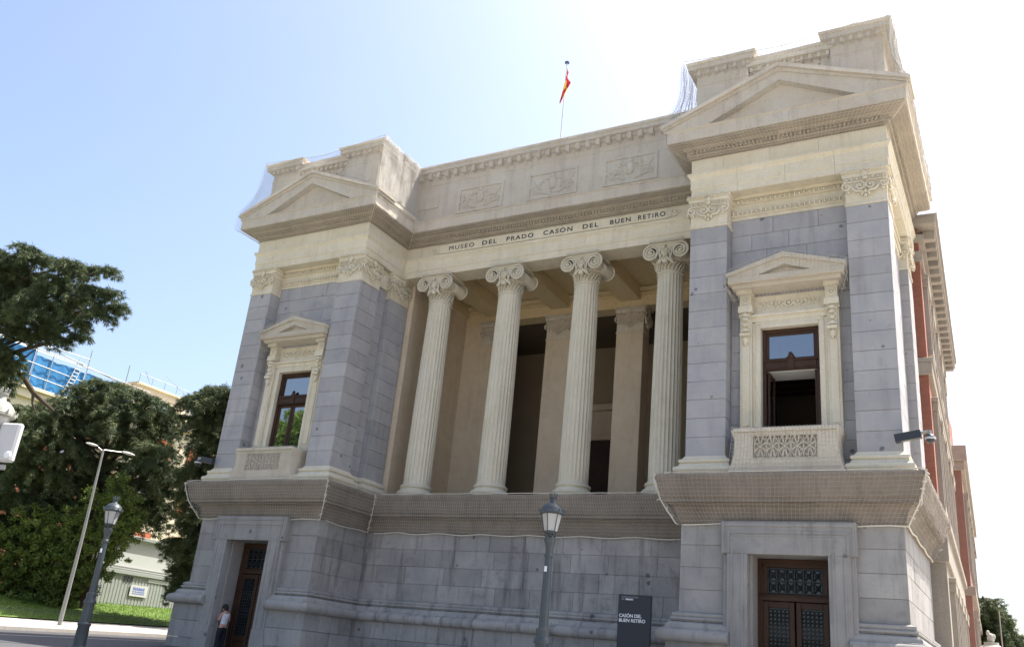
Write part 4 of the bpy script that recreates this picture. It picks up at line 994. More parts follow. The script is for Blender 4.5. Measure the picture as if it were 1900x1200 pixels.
def upper_net(segs, label):
    net = NET(); gs = []
    for i in segs:
        if i in (1, 5):     # tower fronts: over the raking cornice
            A = hang(.42, AZ + .03, .88, 19.30, 3.0) + [(.88, 18.50)] + under[1:]; Mi = hang(.25, AZ - .16, .90, 20.90, 1.3) + [(.82, 18.50)] + under[1:]
            # keep number of break points equal
            gs.append(drape(net, EP, i, A, A, Mi, cell=.105, wob=.008))
        elif i == 3:
            A = [(-.75, AZ + .30), (-.2, AZ + .24), (.37, AZ + .04)] + hang(.37, AZ + .0, .82, 19.10, 1.25)[1:] + [(.82, 18.50)] + under[1:]
            gs.append(drape(net, EP, i, A, A, None, cell=.105, wob=.012))
        else:
            A = [(-.9, AZ + .1)] + hang(.36, AZ + .03, .80, 19.28, 3.4 if i != 4 else 1.5) + [(.80, 18.50)] + under[1:]
            gs.append(drape(net, EP, i, A, A, None, cell=.12, wob=.03))
            if i in (0, 4):      # the sheet is doubled where it hangs down the attic flank
                for c_, w_ in ((.085, .035), (.095, .055)): drape(net, EP, i, A[:8], A[:8], None, cell=c_, wob=w_, r=.007, skew=.1)
            else: drape(net, EP, i, A[:8], A[:8], None, cell=.10, wob=.015, r=.004, skew=.05)
    o = net.obj('debris_net', NETM); o['label'] = label; o['category'] = 'net'; o['group'] = 'debris nets on the cornices'
    rp = MB()
    for g in gs: rp.tube([tuple(p) for p in g[:, -1][::4]], .016, 5); rp.tube([tuple(p) for p in g[:, 0][::4]], .012, 5)
    rp.tube([tuple(p) for p in gs[0][-1][::3]], .014, 5)
    rp.obj('edge_rope', ROPE, o)
for sg in SEGS: upper_net(sg, labels[sg][0])
LP = [(12.80, 6.2), (12.80, -.08), (6.81, -.08), (6.81, 2.75), (-6.81, 2.75), (-6.81, -.08), (-12.80, -.08), (-12.80, 6.2)]
for sg, lb in ((SEGS[0], 'loose mesh net wrapped under the ledge of the right tower'), (SEGS[1], 'mesh net under the terrace edge below the four columns'), (SEGS[2], 'mesh net wrapped under the ledge of the left tower')):
    net = NET(); gs = []
    for i in sg:
        A = [(.50, 7.33), (.66, 7.31), (.67, 7.14), (.47, 6.50), (.11, 5.92)]
        gs.append(drape(net, LP, i, A, A, None, cell=.108, r=.0037, wob=.008, skew=.07))
    o = net.obj('debris_net', NETL); o['label'] = lb; o['category'] = 'net'; o['group'] = 'mesh nets under the ledge'
    rp = MB()
    for g in gs:
        rp.tube([tuple(p + np.array([0, 0, .025 * math.sin(k * 1.3)])) for k, p in enumerate(g[:, -1][::4])], .020, 5); rp.tube([tuple(p) for p in g[:, 1][::4]], .014, 5)
        rp.tube([tuple(p) for p in g[-1][::2]], .018, 5)
        for e in (g[0], g[-1]):      # knotted ties down the corner seams
            for k in range(2, len(e) - 1, 2):
                p = e[k]; rp.tube([tuple(p + RNG.normal(size=3) * .02), tuple(p + RNG.normal(size=3) * .05), tuple(p + RNG.normal(size=3) * .05 - np.array([0, 0, .05]))], .011, 4)
    rp.obj('edge_rope', ROPE, o)
for s, w_ in ((1, 'right'), (-1, 'left')):
    cx = 9.87 * s; net = NET()
    # window pediment net (front gable, soffit, ends)
    z0 = 13.24; n = 34
    for j in range(n):
        x = cx - 1.80 + 3.6 * j / (n - 1); zt = z0 + 1.0 - .50 * abs(x - cx) / 1.8
        net.line([(x, .3, zt + .03), (x, -.28, zt + .02), (x, -.26, z0 + .12), (x, -.02, z0 - .1), (x, .22, z0 - .28)], .005)
    for t in np.linspace(0, 1, 9):
        net.line([(x, -.28, z0 + .12 + t * (.90 - .50 * abs(x - cx) / 1.8)) for x in np.linspace(cx - 1.8, cx + 1.8, 14)], .005)
    for t in np.linspace(0, 1, 5): net.line([(x, -.26 + t * .48, z0 + .12 - .4 * t) for x in np.linspace(cx - 1.8, cx + 1.8, 10)], .005)
    for q in (-1, 1):
        for t in np.linspace(0, 1, 6): net.line([(cx + q * 1.81, -.26 + .7 * t, z0 + .5), (cx + q * 1.80, -.26 + .7 * t, z0 + .1), (cx + q * (1.6 + .05 * math.sin(9 * t)), -.1 + .6 * t, z0 - .35 - .1 * math.sin(5 * t))], .006)
        for zz in (.45, .3, .1, -.1, -.25): net.line([(cx + q * (1.81 - (.15 if zz < 0 else 0)), -.26 + .7 * t, z0 + zz) for t in np.linspace(0, 1, 5)], .006)
    o = net.obj('debris_net', NETM); o['label'] = 'fine net over the small pediment of the %s tower window' % w_; o['category'] = 'net'; o['group'] = 'nets on the window pediments'
    net = NET()
    for j in range(32):
        x = cx - 1.5 + 3.0 * j / 31; net.line([(x, .3, 8.66), (x, -.50, 8.64), (x, -.46, 8.2), (cx + (x - cx) * 1.06, -.50, 7.32)], .005)
    for zz in np.linspace(7.35, 8.62, 12): net.line([(cx + t * 1.52, -.475, zz) for t in np.linspace(-1, 1, 8)], .005)
    o = net.obj('debris_net', NETM); o['label'] = 'fine net over the pierced balcony of the %s tower window' % w_; o['category'] = 'net'; o['group'] = 'nets on the balconies'

# ================================================================ FLAG
fp = thing('flagpole', 'thin white flagpole with blue disc finial on the roof above the inscription', 'flagpole', (-.47, 4.0, 22.0))
MB().tube([(0, 0, 0), (0, 0, 5.15)], [.035, .02], 8).obj('pole', WPLAST, fp, 40)
MB().lathe([(.02, 5.13), (.11, 5.16), (.11, 5.20), (.03, 5.25)], n=12).obj('finial', NAVY, fp, 40)
fl = MB(); nu_, nv_ = 25, 18; V = []
for j in range(nv_ + 1):
    t = j / nv_
    for i in range(nu_ + 1):
        u = i / nu_       # u across the fly
        fold = .13 * math.sin(u * 9 + t * 2) * (1 - .3 * t); drop = 1.05 * u ** .8
        x = .03 + .12 * math.sin(u * 8) * (.4 + .6 * t) * u ** .5 + .04 * u - .34 * u * t + (.12 * (1 - t)) * u; z = 4.9 - 1.15 * t - drop * (.80) + .0
        V.append((-.47 + x, 4.0 + fold * u ** .5 * .9, 22.0 + z))
for j in range(nv_):
    fl.m = 1 if .25 < (j + .5) / nv_ < .75 else 0
    fl.add([], [])
    for i in range(nu_):
        fl.f.append((j * (nu_ + 1) + i, j * (nu_ + 1) + i + 1, (j + 1) * (nu_ + 1) + i + 1, (j + 1) * (nu_ + 1) + i)); fl.mi.append(fl.m)
fl.v = V
fl.obj('flag', [RED, YEL], None, 60, label='limp red and yellow striped flag hanging from the roof pole', category='flag')

# ================================================================ STREET LAMPS
def lantern(root, G, glass, z, sc_=1.0):
    """six-sided lantern; z: height of its foot"""
    def L(prof, n=6, a0=math.pi / 6): return MB().lathe([(r * sc_, z + h * sc_) for r, h in prof], n=n, a0=a0)
    hd = L([(.05, 0), (.05, .05), (.12, .08), (.13, .12)], 12).obj('lantern_foot', G, root, 40)
    mb = MB()
    for k in range(4):
        a = k * math.pi / 2 + .4; mb.tube([(.05 * math.cos(a), .05 * math.sin(a), z - .02), (.13 * math.cos(a), .13 * math.sin(a), z + .03), (.10 * math.cos(a), .10 * math.sin(a), z + .12)], .014, 5)
    mb.obj('scroll_bracket', G, root, 40)
    fr = MB(); gl = []
    for k in range(6):
        a = k * math.pi / 3 + math.pi / 6; b = a + math.pi / 3
        fr.tube([(.155 * sc_ * math.cos(a), .155 * sc_ * math.sin(a), z + .12), (.235 * sc_ * math.cos(a), .235 * sc_ * math.sin(a), z + .52 * sc_)], .012, 4)
        fr.tube([(.155 * sc_ * math.cos(a), .155 * sc_ * math.sin(a), z + .12), (.155 * sc_ * math.cos(b), .155 * sc_ * math.sin(b), z + .12)], .016, 4)
        q = .97; P_ = [(.155 * q * math.cos(a), .155 * q * math.sin(a), z + .125), (.155 * q * math.cos(b), .155 * q * math.sin(b), z + .125), (.235 * q * math.cos(b), .235 * q * math.sin(b), z + .515), (.235 * q * math.cos(a), .235 * q * math.sin(a), z + .515)]
        g = MB(); g.add([(x * sc_, y * sc_, zz) for x, y, zz in P_], [(0, 1, 2, 3)]); g.obj('lamp_glass', glass, root)
    fr.obj('lantern_frame', G, root)
    rf = L([(.255, .51), (.285, .53), (.285, .57), (.27, .585)], 24, 0); rf.lathe([(.265 * sc_, z + .58 * sc_), (.25 * sc_, z + .64 * sc_), (.20 * sc_, z + .71 * sc_), (.14 * sc_, z + .76 * sc_), (.09 * sc_, z + .78 * sc_), (.075 * sc_, z + .80 * sc_), (.07 * sc_, z + .86 * sc_), (.09 * sc_, z + .88 * sc_), (.09 * sc_, z + .90 * sc_)], n=24)
    rf = rf.obj('lantern_roof', G, root, 35)
    cr = MB()
    for k in range(8):
        a = k * math.pi / 4; cr.tube([(.07 * math.cos(a), .07 * math.sin(a), z + .88), (.095 * math.cos(a), .095 * math.sin(a), z + .97), (.085 * math.cos(a), .085 * math.sin(a), z + .985)], [.018, .012, .016], 4)
    for k in range(12):
        a = k * math.pi / 6; cr.tube([(.275 * math.cos(a), .275 * math.sin(a), z + .56), (.30 * math.cos(a), .30 * math.sin(a), z + .63)], [.028, .006], 4)
    cr.obj('crown', G, root)
def post(root, G, H, gx=0):
    n = 12
    flt = lambda j: 1.0 if j % 2 else .93
    pd = MB(); pd.lathe([(.30, 0), (.30, .10), (.26, .14), (.26, .40), (.28, .44), (.28, .50), (.22, .54)], n=8, a0=math.pi / 8); pd.obj('pedestal', G, root)
    s1 = MB(); s1.lathe([(.20, .52), (.19, .60), (.175, 1.10), (.20, 1.14), (.20, 1.18), (.165, 1.22)], n=16); s1.lathe([(.165, 1.20), (.150, 1.78)], n=24, rad=flt); s1.lathe([(.18, 1.76), (.19, 1.80), (.17, 1.86), (.145, 1.90), (.145, 1.98), (.155, 2.02), (.155, 2.06), (.11, 2.10)], n=16)
    s1.obj('column_foot', G, root, 40)
    s2 = MB(); s2.lathe([(.108, 2.08), (.098, 3.0), (.083, H - .42)], n=24, rad=flt); s2.lathe([(.10, H - .44), (.10, H - .38), (.082, H - .36), (.082, H - .24), (.12, H - .12), (.135, H - .06), (.135, H - .02), (.08, H)], n=16)
    s2.obj('column_shaft', G, root, 40)
H = 4.05
def lamp(px, py, depth, name_label, G=LAMPG, glass=OPAL):
    top = at(px, py, depth); x, y = top.x, top.y; z = top.z - H - .97
    r = thing('street_lamp', name_label, 'street lamp', (x, y, z), 'cast iron lantern lamps'); post(r, G, H); lantern(r, G, glass, H); return r
l1 = lamp(1027, 917, 20.6, 'dark iron lantern lamp standing in front of the central wall')
t2 = at(216, 922, 28.5)
l2 = copy_thing(l1, (t2.x, t2.y, t2.z - H - .97), .4, 'dark iron lantern lamp at left before the shrubs')
for k, r in enumerate((l1, l2)):
    MB().box(-.028, .028, -.125, -.10, 3.28, 3.40, .005).obj('number_plate', WHITE, r)
t3 = at(8, 722, 14.5)
l3 = thing('street_lamp', 'pale sunlit lantern lamp cut off by the left edge of the photo', 'street lamp', (t3.x, t3.y, t3.z - H - .97), 'cast iron lantern lamps')
post(l3, LAMPL, H); lantern(l3, LAMPL, OPAL, H)
# white box with round boss clamped beside that lantern
bx = at(16, 822, 14.1)
box_ = thing('lamp_mounted_box', 'white plastic box with round boss fixed to the pale lantern', 'signal unit', tuple(bx))
MB().box(-.20, .17, -.06, .06, -.30, .32, .03).obj('casing', WPLAST, box_)
MB().lathe([(.06, 0), (.06, .03), (.03, .05)], n=14).xform(Matrix.Translation((.11, -.06, -.20)) @ Matrix.Rotation(math.pi / 2, 4, 'X')).obj('boss', WHITE, box_, 40)
MB().box(-.35, .05, -.02, .04, -.42, -.34, .01).tube([(-.2, 0, -.38), (-.05, 0, -.28)], .02, 6).obj('bracket', STEEL, box_)
box_.rotation_euler = (0, 0, .3)
# tall modern lamp
pf = Vector((-24.0, 2.9, 1.45))
ml = thing('tall_street_light', 'tall grey steel street light with flat head on a side arm', 'street light', tuple(pf))
MB().tube([(0, 0, 0), (0, 0, 4.0), (0, -.1, 8.3)], [.10, .075, .05], 10).obj('pole', STEEL, ml, 40)
MB().tube([(0, -.1, 8.28), (.0, 1.0, 8.42)], .03, 6).tube([(0, -.1, 8.2), (-.1, -.35, 8.35)], .03, 6).obj('arm', STEEL, ml, 40)
MB().ell((0, 1.35, 8.45), .12, .42, .07, 10, 6).obj('lamp_head', WPLAST, ml, 60)
MB().ell((-.2, -.65, 8.42), .12, .36, .06, 10, 6).obj('lamp_head', WPLAST, ml, 60)

# ================================================================ SIGN
sg = thing('sign_totem', 'black freestanding sign with white words beside the right tower', 'sign', (5.83, -1.0, gz(5.8, -1)))
zb = gz(5.8, -1); tp = 3.81
MB().box(-.47, .47, 0, .16, .02, tp - zb, .006).obj('panel', SIGN, sg)
MB().box(-.50, .50, -.02, .18, 0, .06, .004).obj('foot', BLK, sg)
text('CAS\u00d3N DEL', -.43, -.012, 3.20 - zb, .125, .66, WHITE, sg, 'sign_lettering', 1, .003, .002)
text('BUEN RETIRO', -.43, -.012, 3.075 - zb, .125, .77, WHITE, sg, 'sign_lettering', 1, .003, .002)
GREYT = plain('grey_lettering', (.3, .3, .32), .5)
text('MUSEO NACIONAL', -.38, -.012, 3.72 - zb, .055, .50, GREYT, sg, 'sign_lettering', 1, .002, 0)
text('DEL', -.38, -.012, 3.66 - zb, .055, .10, GREYT, sg, 'sign_lettering', 1, .002, 0)
text('PRADO', -.25, -.012, 3.66 - zb, .055, .22, WHITE, sg, 'sign_lettering', 1, .002, .003)

# ================================================================ SECURITY CAMERAS
def cctv(x, y, z, s, label):
    r = thing('security_camera', label, 'camera', (x, y, z), 'security cameras on the towers')
    m = MB().box(0, s * .66, -.09, .09, -.11, .11, .01); m.xform(Matrix.Rotation(-.17 * s, 4, 'Y')); m.obj('arm_housing', BLK, r)
    MB().tube([(s * .62, 0, .13), (s * .85, 0, .17)], .045, 8).tube([(s * .85, 0, .20), (s * .85, 0, .08)], .05, 8).obj('bracket', STEEL, r, 40)
    MB().ell((s * .86, 0, -.02), .13, .13, .13, 14, 9).obj('dome', BLK, r, 60)
    MB().lathe([(.13, -.03), (.14, 0), (.13, .03)], (s * .86, 0, -.02), 14).obj('dome_ring', WPLAST, r, 40)
cctv(12.72, -.25, 8.22, 1, 'black security camera on an arm beside the right tower base mouldings')
cctv(-12.72, -.25, 8.16, -1, 'black security camera on the outer edge of the left tower')

# ================================================================ PERSON
def skin_body(name, verts, edges, mat, parent, sub=2):
    me = bpy.data.meshes.new(name); me.from_pydata([v[:3] for v in verts], edges, []); me.materials.append(mat)
    o = link(name, me, parent); sm = o.modifiers.new('s', 'SKIN'); 
    lay = me.skin_vertices[0] if me.skin_vertices else None
    if lay is None:
        bpy.context.view_layer.objects.active = o
        lay = me.skin_vertices[0]
    for i, v in enumerate(verts): lay.data[i].radius = (v[3], v[4] if len(v) > 4 else v[3])
    lay.data[0].use_root = True
    ss = o.modifiers.new('ss', 'SUBSURF'); ss.levels = sub; ss.render_levels = sub
    for p in me.polygons: p.use_smooth = True
    return o
pg = gz(-10.7, .3) + .02
pe = thing('person', 'person in white sleeveless top and black trousers looking down before the left door', 'person', (-10.62, -.02, pg + .0))
pe.rotation_euler = (0, 0, math.radians(-100))
# local frame: facing -y
BV = [(0, 0, .92, .13, .105), (0, .01, 1.08, .115, .09), (0, .03, 1.26, .14, .10), (0, .03, 1.38, .12, .09), (0, 0, 1.45, .055), (0, -.05, 1.52, .06), (0, -.09, 1.58, .085, .10), (0, -.10, 1.64, .07, .085),
      (-.16, .03, 1.38, .055), (-.21, .02, 1.14, .042), (-.12, -.20, 1.10, .030), (-.08, -.26, 1.13, .024),
      (.16, .03, 1.38, .055), (.21, .0, 1.14, .042), (.14, -.20, 1.16, .030), (.10, -.28, 1.30, .024),
      (-.09, 0, .86, .095), (-.10, .0, .48, .062), (-.10, .03, .09, .042), (-.10, -.10, .04, .035),
      (.09, 0, .86, .095), (.10, -.02, .48, .062), (.10, .03, .09, .042), (.10, -.10, .04, .035)]
BE = [(0, 1), (1, 2), (2, 3), (3, 4), (4, 5), (5, 6), (6, 7), (3, 8), (8, 9), (9, 10), (10, 11), (3, 12), (12, 13), (13, 14), (14, 15), (0, 16), (16, 17), (17, 18), (18, 19), (0, 20), (20, 21), (21, 22), (22, 23)]
body = skin_body('body', BV, BE, SKIN, pe)
skin_body('top', [(0, 0, .96, .15, .12), (0, .01, 1.08, .14, .11), (0, .03, 1.26, .165, .125), (0, .03, 1.37, .14, .11), (0, .01, 1.43, .08), (-.13, .03, 1.39, .075), (.13, .03, 1.39, .075)], [(0, 1), (1, 2), (2, 3), (3, 4), (3, 5), (3, 6)], SHIRT, pe)
skin_body('trousers', [(0, 0, .96, .14, .115), (0, 0, .88, .14, .12), (-.09, 0, .80, .11), (-.10, 0, .48, .085), (-.10, .03, .10, .075), (.09, 0, .80, .11), (.10, -.02, .48, .085), (.10, .03, .10, .075)], [(0, 1), (1, 2), (2, 3), (3, 4), (1, 5), (5, 6), (6, 7)], TROU, pe)
MB().ell((0, -.07, 1.63), .098, .115, .10, 12, 8).ell((0, .0, 1.56), .085, .07, .10, 10, 6).obj('hair', HAIR, pe, 60)
for q, bx_, by_, bz_ in ((-1, -.08, -.26, 1.13), (1, .10, -.28, 1.30)):
    h_ = MB().ell((bx_, by_ - .03, bz_), .035, .05, .022, 8, 5)
    for k in range(4):
        L_ = (.06, .07, .065, .05)[k]; x = bx_ + (k - 1.5) * .018
        h_.tube([(x, by_ - .07, bz_), (x, by_ - .07 - L_ * .6, bz_ + .005), (x, by_ - .07 - L_, bz_ + .025)], [.009, .008, .006], 6)
    h_.tube([(bx_ - q * .03, by_ - .03, bz_), (bx_ - q * .05, by_ - .06, bz_ + .015), (bx_ - q * .045, by_ - .09, bz_ + .03)], [.011, .010, .007], 6)
    h_.obj('hand', SKIN, pe, 60)
for q in (-1, 1): MB().ell((q * .10, -.04, .045), .05, .13, .045, 10, 6).obj('shoe', BLK, pe, 60)

# ================================================================ SITE CABIN (left, beyond the lawn)
cab = thing('site_cabin', 'grey two-level site cabin with corrugated lower wall beyond the lawn', 'cabin', (0, 0, 0))
xw = -36.0
MB().box(-42, xw - .05, 12.0, 56, 1.5, 4.95).obj('lower_wall', CAB1, cab)
mb = MB()
for k in range(150):
    y = 12.1 + k * .26; mb.box(xw - .06, xw - .03, y, y + .14, 1.6, 4.8)
mb.obj('corrugation', CAB1, cab, kind='stuff')
MB().box(-42, xw + .10, 11.9, 56, 4.90, 5.12, .01).obj('ledge', CAB1, cab)
MB().box(-42, xw - .25, 12.5, 56, 5.12, 7.15).obj('upper_wall', CAB2, cab)
for zz in (5.22, 5.36): MB().box(xw - .26, xw - .20, 12.5, 56, zz, zz + .05).obj('trim', CAB2, cab)
MB().box(-42, xw + .05, 12.3, 56, 7.15, 7.36, .01).obj('roof_edge', CAB1, cab)
MB().box(xw + .0, xw + .012, 17.2, 21.0, 4.62, 4.84).obj('light_strip', CAB2, cab)
vt = MB()
for k in range(3): vt.box(xw - .01, xw + .012, 15.3 + k * .25, 15.45 + k * .25, 4.44, 4.80)
vt.obj('vent', BLK, cab)
sp = MB().box(xw + .0, xw + .05, 15.9, 17.3, 3.62, 4.32, .004).obj('notice_board', WPLAST, None, label='small white notice board with blue print on the grey cabin wall', category='sign')
rb = random.Random(3)
for row, (zz, hh) in enumerate(((4.00, .18), (3.88, .06), (3.76, .06))):
    y = 16.1
    while y < 17.05:
        w_ = rb.uniform(.05, .10); MB().box(xw + .05, xw + .056, y, y + w_, zz, zz + hh * rb.uniform(.8, 1.2)).obj('blue_print', BLUT, sp); y += w_ + .03

# hoop fence along the lawn
fence = thing('lawn_fence', 'low wire hoop fence along the edge of the lawn', 'fence', (0, 0, 0))
hoop = MB()
hoop.tube([(0, -.16, 0), (0, -.16, .38), (0, 0, .46), (0, .16, .38), (0, .16, 0)], .010, 5); hoop.box(-.012, .012, -.2, .2, .28, .30)
hme = hoop.obj('hoop', LAMPG, fence); hme.location = (-30.15, 0, bank(-30.15, 0) - .02)
for k in range(1, 74):
    y = 0 + k * .42; d = hme.copy(); COL.objects.link(d); d.location = (-30.15, y, bank(-30.15, y) - .02); d.parent = fence

# ================================================================ TREES
def foliage(clumps, mat, parent, name, n_per, L, W, droop, out, seed, flat=.5, broad=False):
    rg = np.random.default_rng(seed); DR = np.repeat(clumps[:, 4:6], n_per, 0) if clumps.shape[1] > 5 else None; C = np.repeat(clumps[:, :3], n_per, 0); R = np.repeat(clumps[:, 3], n_per); n = len(C)
    d = rg.normal(size=(n, 3)); d /= np.linalg.norm(d, axis=1)[:, None]; d[:, 2] *= flat
    rad = R * rg.random(n) ** .5
    P = C + d * rad[:, None]
    if broad:
        t = rg.normal(size=(n, 3)); t /= np.linalg.norm(t, axis=1)[:, None]; s_ = np.cross(t, rg.normal(size=(n, 3)))
    else:
        t = d * out * .45 + rg.normal(size=(n, 3)) * .25; t[:, :2] += DR * .55; t[:, 2] -= droop * rg.random(n) * 1.6; t /= np.linalg.norm(t, axis=1)[:, None]
        s_ = np.cross(t, rg.normal(size=(n, 3)))
    s_ /= np.linalg.norm(s_, axis=1)[:, None] + 1e-9
    l = (L * (.6 + .8 * rg.random(n)))[:, None]; w = (W * (.7 + .6 * rg.random(n)))[:, None]
    V = np.stack([P, P + t * l * .45 + s_ * w, P + t * l, P + t * l * .45 - s_ * w], 1).reshape(-1, 3).astype(np.float32)
    F = np.arange(n * 4, dtype=np.int32).reshape(-1, 4)
    return rawmesh(name, V, F, mat, parent)
def cedar(base, pads, label, seed, group='cedar trees at left', trunk_top=None, per=44, lean=(0, 0), dens=1.0):
    """pads: (x, y, z, radius) world-space tiers of foliage"""
    t = thing('cedar_tree', label, 'tree', (0, 0, 0), group)
    rg = np.random.default_rng(seed); b = Vector(base); top = Vector(trunk_top)
    mb = MB(); mb.tube([b.lerp(top, k / 8) + Vector((.2 * math.sin(k * 1.3), .2 * math.cos(k * 1.7), 0)) for k in range(9)], [.42 - .045 * k for k in range(9)], 9); mb.obj('trunk', BARK, t, 60)
    br = MB(); cl = []
    for (x, y, z, r) in pads:
        c = Vector((x, y, z)); h = min(1, max(.05, (z - b.z - 1.5) / max(1, top.z - b.z))); a = b.lerp(top, h * .92)
        br.tube([a, a.lerp(c, .5) + Vector((0, 0, .3)), c + Vector((0, 0, -.05))], [.13, .09, .03], 6)
        for ti in range(2 if r > .8 else 1):
            zc = z - ti * r * .5; k = int(7.5 * r * dens) + 4; a0 = rg.random() * 6.28
            for f in range(k):
                a_ = a0 + 6.283 * (f + rg.uniform(-.35, .35)) / k; L_ = r * rg.uniform(.6, 1.15); rise = rg.uniform(.0, .25); m = max(3, int(L_ / .17))
                ox, oy = rg.normal(size=2) * .15 * r
                for j in range(m + 1):
                    q = L_ * j / m; u = j / m; zz = zc + rise * math.sin(u * 2.2) * L_ - .50 * u ** 2.4 * L_
                    px_, py_ = x + ox + q * math.cos(a_), y + oy + q * math.sin(a_)
                    cl.append((px_ + rg.normal() * .05, py_ + rg.normal() * .05, zz, rg.uniform(.10, .20) * (1.15 - .4 * u), math.cos(a_), math.sin(a_)))
                    if rg.random() < .30: cl.append((px_, py_, zz - rg.uniform(.15, .4), .08, 0, 0))
    br.obj('limb', BARK, t, 60)
    foliage(np.array(cl), CEDAR, t, 'crown', per, .26, .014, .85, .8, seed + 1, .45)
    return t
def pads_px(lst, D, jitter=1.5, seed=0):
    rg = np.random.default_rng(seed); out = []
    for px, py, r, *dd in lst:
        p = at(px, py, D + (dd[0] if dd else 0)); out.append((p.x, p.y, p.z, r * (1.45 if D == 50 else 1.1 if D > 50 and px < 500 and D < 59 else 1)))
    return out
# 1: near cedar reaching in at the upper left
D1 = 50
pl = pads_px([(55, 460, .7), (15, 475, .8), (88, 478, .5), (-20, 475, 1.2), (20, 505, .9, 1), (135, 488, .6), (172, 498, .55, 1), (205, 500, .4), (60, 512, .9, 1), (115, 520, .8), (165, 532, .7), (205, 540, .45), (10, 545, 1.0), (70, 558, .9, -1), (130, 562, .8, 1), (190, 568, .6), (222, 566, .38), (35, 592, .8), (95, 596, .7), (148, 600, .55), (65, 622, .55), (118, 628, .45), (150, 622, .3), (-20, 640, 1.3), (15, 650, .7), (5, 690, .8), (25, 672, .5)], D1)
lm = MB().tube([at(-30, 640, D1), at(15, 672, D1 + .5), at(45, 702, D1 + .5), at(62, 728, D1 + .3), at(80, 745, D1), at(100, 762, D1)], [.24, .19, .16, .14, .11, .07], 7).tube([at(62, 728, D1 + .3), at(60, 748, D1 + .3), at(66, 765, D1)], [.11, .07, .03], 6).tube([at(20, 676, D1 + .5), at(50, 660, D1 + .5), at(75, 640, D1)], [.07, .05, .02], 6)
b1 = at(-90, 1165, D1); c1_ = cedar((b1.x, b1.y, 1.2), pl, 'dark cedar bough reaching in from the left edge against the sky', 11, trunk_top=tuple(at(-70, 430, D1)))
lm.obj('limb', BARK, c1_, 60)
# 2: big cedar behind the tall street light
D2 = 57
pl = pads_px([(200, 712, 1.6), (160, 722, 1.6), (245, 728, 1.7), (285, 745, 1.5), (130, 750, 1.6, -1), (310, 770, 1.2), (190, 750, 1.8, 2), (240, 770, 1.8, -1), (150, 790, 2.0, 2), (290, 800, 1.6), (60, 760, 1.5), (100, 775, 1.7, -2), (50, 800, 1.8), (110, 815, 2.0, -2), (30, 840, 1.8), (90, 850, 2.0, -2), (150, 850, 2.0), (290, 830, 1.5, -2), (230, 830, 2.0, 1), (310, 870, 1.4), (270, 870, 1.7, -2), (200, 890, 2.0, 2), (60, 890, 1.9, -2), (130, 900, 2, -1), (300, 910, 1.4), (20, 930, 1.8), (285, 940, 1.0, -1), (250, 930, 1.8), (40, 970, 1.8, -1), (180, 940, 2), (100, 950, 2), (0, 880, 2.0), (-30, 820, 2.0), (-20, 960, 2.2)], D2)
b2 = at(156, 1128, D2); cedar((b2.x, b2.y, b2.z - .5), pl, 'large dark cedar behind the tall street light', 23, trunk_top=tuple(at(215, 715, D2 + 1)), per=42, dens=.85)
# 3: cedar tucked behind the left tower
D3 = 55
pl = pads_px([(395, 722, 1.0), (375, 735, 1.2), (352, 738, .5), (430, 728, 1.5), (400, 760, 1.4), (350, 772, .4), (420, 790, 2), (388, 790, .8), (410, 830, 1.8), (390, 850, 1.0, 1), (365, 872, .7), (400, 890, 1.6), (350, 890, .6), (375, 925, 1.2), (345, 915, .6), (360, 960, .9), (325, 1000, .7), (380, 975, 1.5), (340, 1000, .8), (365, 1010, 1.3), (350, 1045, 1.1), (335, 1050, .7), (370, 1070, 1.3), (345, 1085, .8), (430, 950, 2)], D3)
b3 = at(405, 1140, D3); cedar((b3.x, b3.y, b3.z - .5), pl, 'cedar half hidden behind the left tower edge', 37, trunk_top=tuple(at(420, 720, D3)), per=44, dens=.9)
# 4: cedar at far right
D4 = 60
pl = pads_px([(1832, 1112, 1.0), (1826, 1130, 1.3), (1845, 1128, 1.0), (1856, 1140, .7), (1838, 1150, 1.6), (1868, 1150, .5), (1830, 1170, 1.6), (1858, 1170, 1.1), (1845, 1190, 1.7), (1820, 1190, 1.6), (1870, 1178, .9), (1885, 1180, .8), (1895, 1195, 1.0), (1875, 1200, 1.3), (1860, 1215, 1.6), (1890, 1220, 1.4), (1830, 1225, 1.6)], D4)
b4 = at(1835, 1330, D4); cedar((b4.x, b4.y, b4.z), pl, 'cedar at the lower right corner beyond the side street', 41, 'trees at right', tuple(at(1828, 1105, D4)), per=44)
def broadleaf(name, base, blobs, label, seed, mat=LEAF, leaf=.16, group=None, per=60, trunk=True):
    t = thing(name, label, 'tree', (0, 0, 0), group); rg = np.random.default_rng(seed); cl = []
    b = Vector(base); br = MB()
    for (x, y, z, r) in blobs:
        for _ in range(int(13 * r * r) + 6):
            d = rg.normal(size=3); d /= np.linalg.norm(d); q = r * rg.random() ** .4
            cl.append((x + d[0] * q, y + d[1] * q, z + d[2] * q * .9, rg.uniform(.14, .32)))
        br.tube([b + Vector((0, 0, .5)), b.lerp(Vector((x, y, z)), .5) + Vector((0, 0, .5)), Vector((x, y, z))], [.12, .07, .02], 5)
    br.tube([b, b + Vector((0, 0, 1.6))], [.16, .12], 8); br.obj('trunk', BARK, t, 60)
    foliage(np.array(cl), mat, t, 'crown', per, leaf, leaf * .32, 0, 0, seed + 1, .9, True)
    return t
DS = 52
pl = pads_px([(228, 900, .8), (205, 925, 1.0), (235, 935, .9), (180, 925, .8), (245, 962, .8), (215, 965, 1.1), (180, 965, 1.2), (232, 992, .8), (200, 1005, 1.2), (150, 960, .9), (214, 1028, .8), (180, 1045, 1.1), (155, 1000, 1.2), (150, 1050, 1.2), (190, 1066, .7), (160, 1085, .9), (120, 1085, 1.0)], DS)
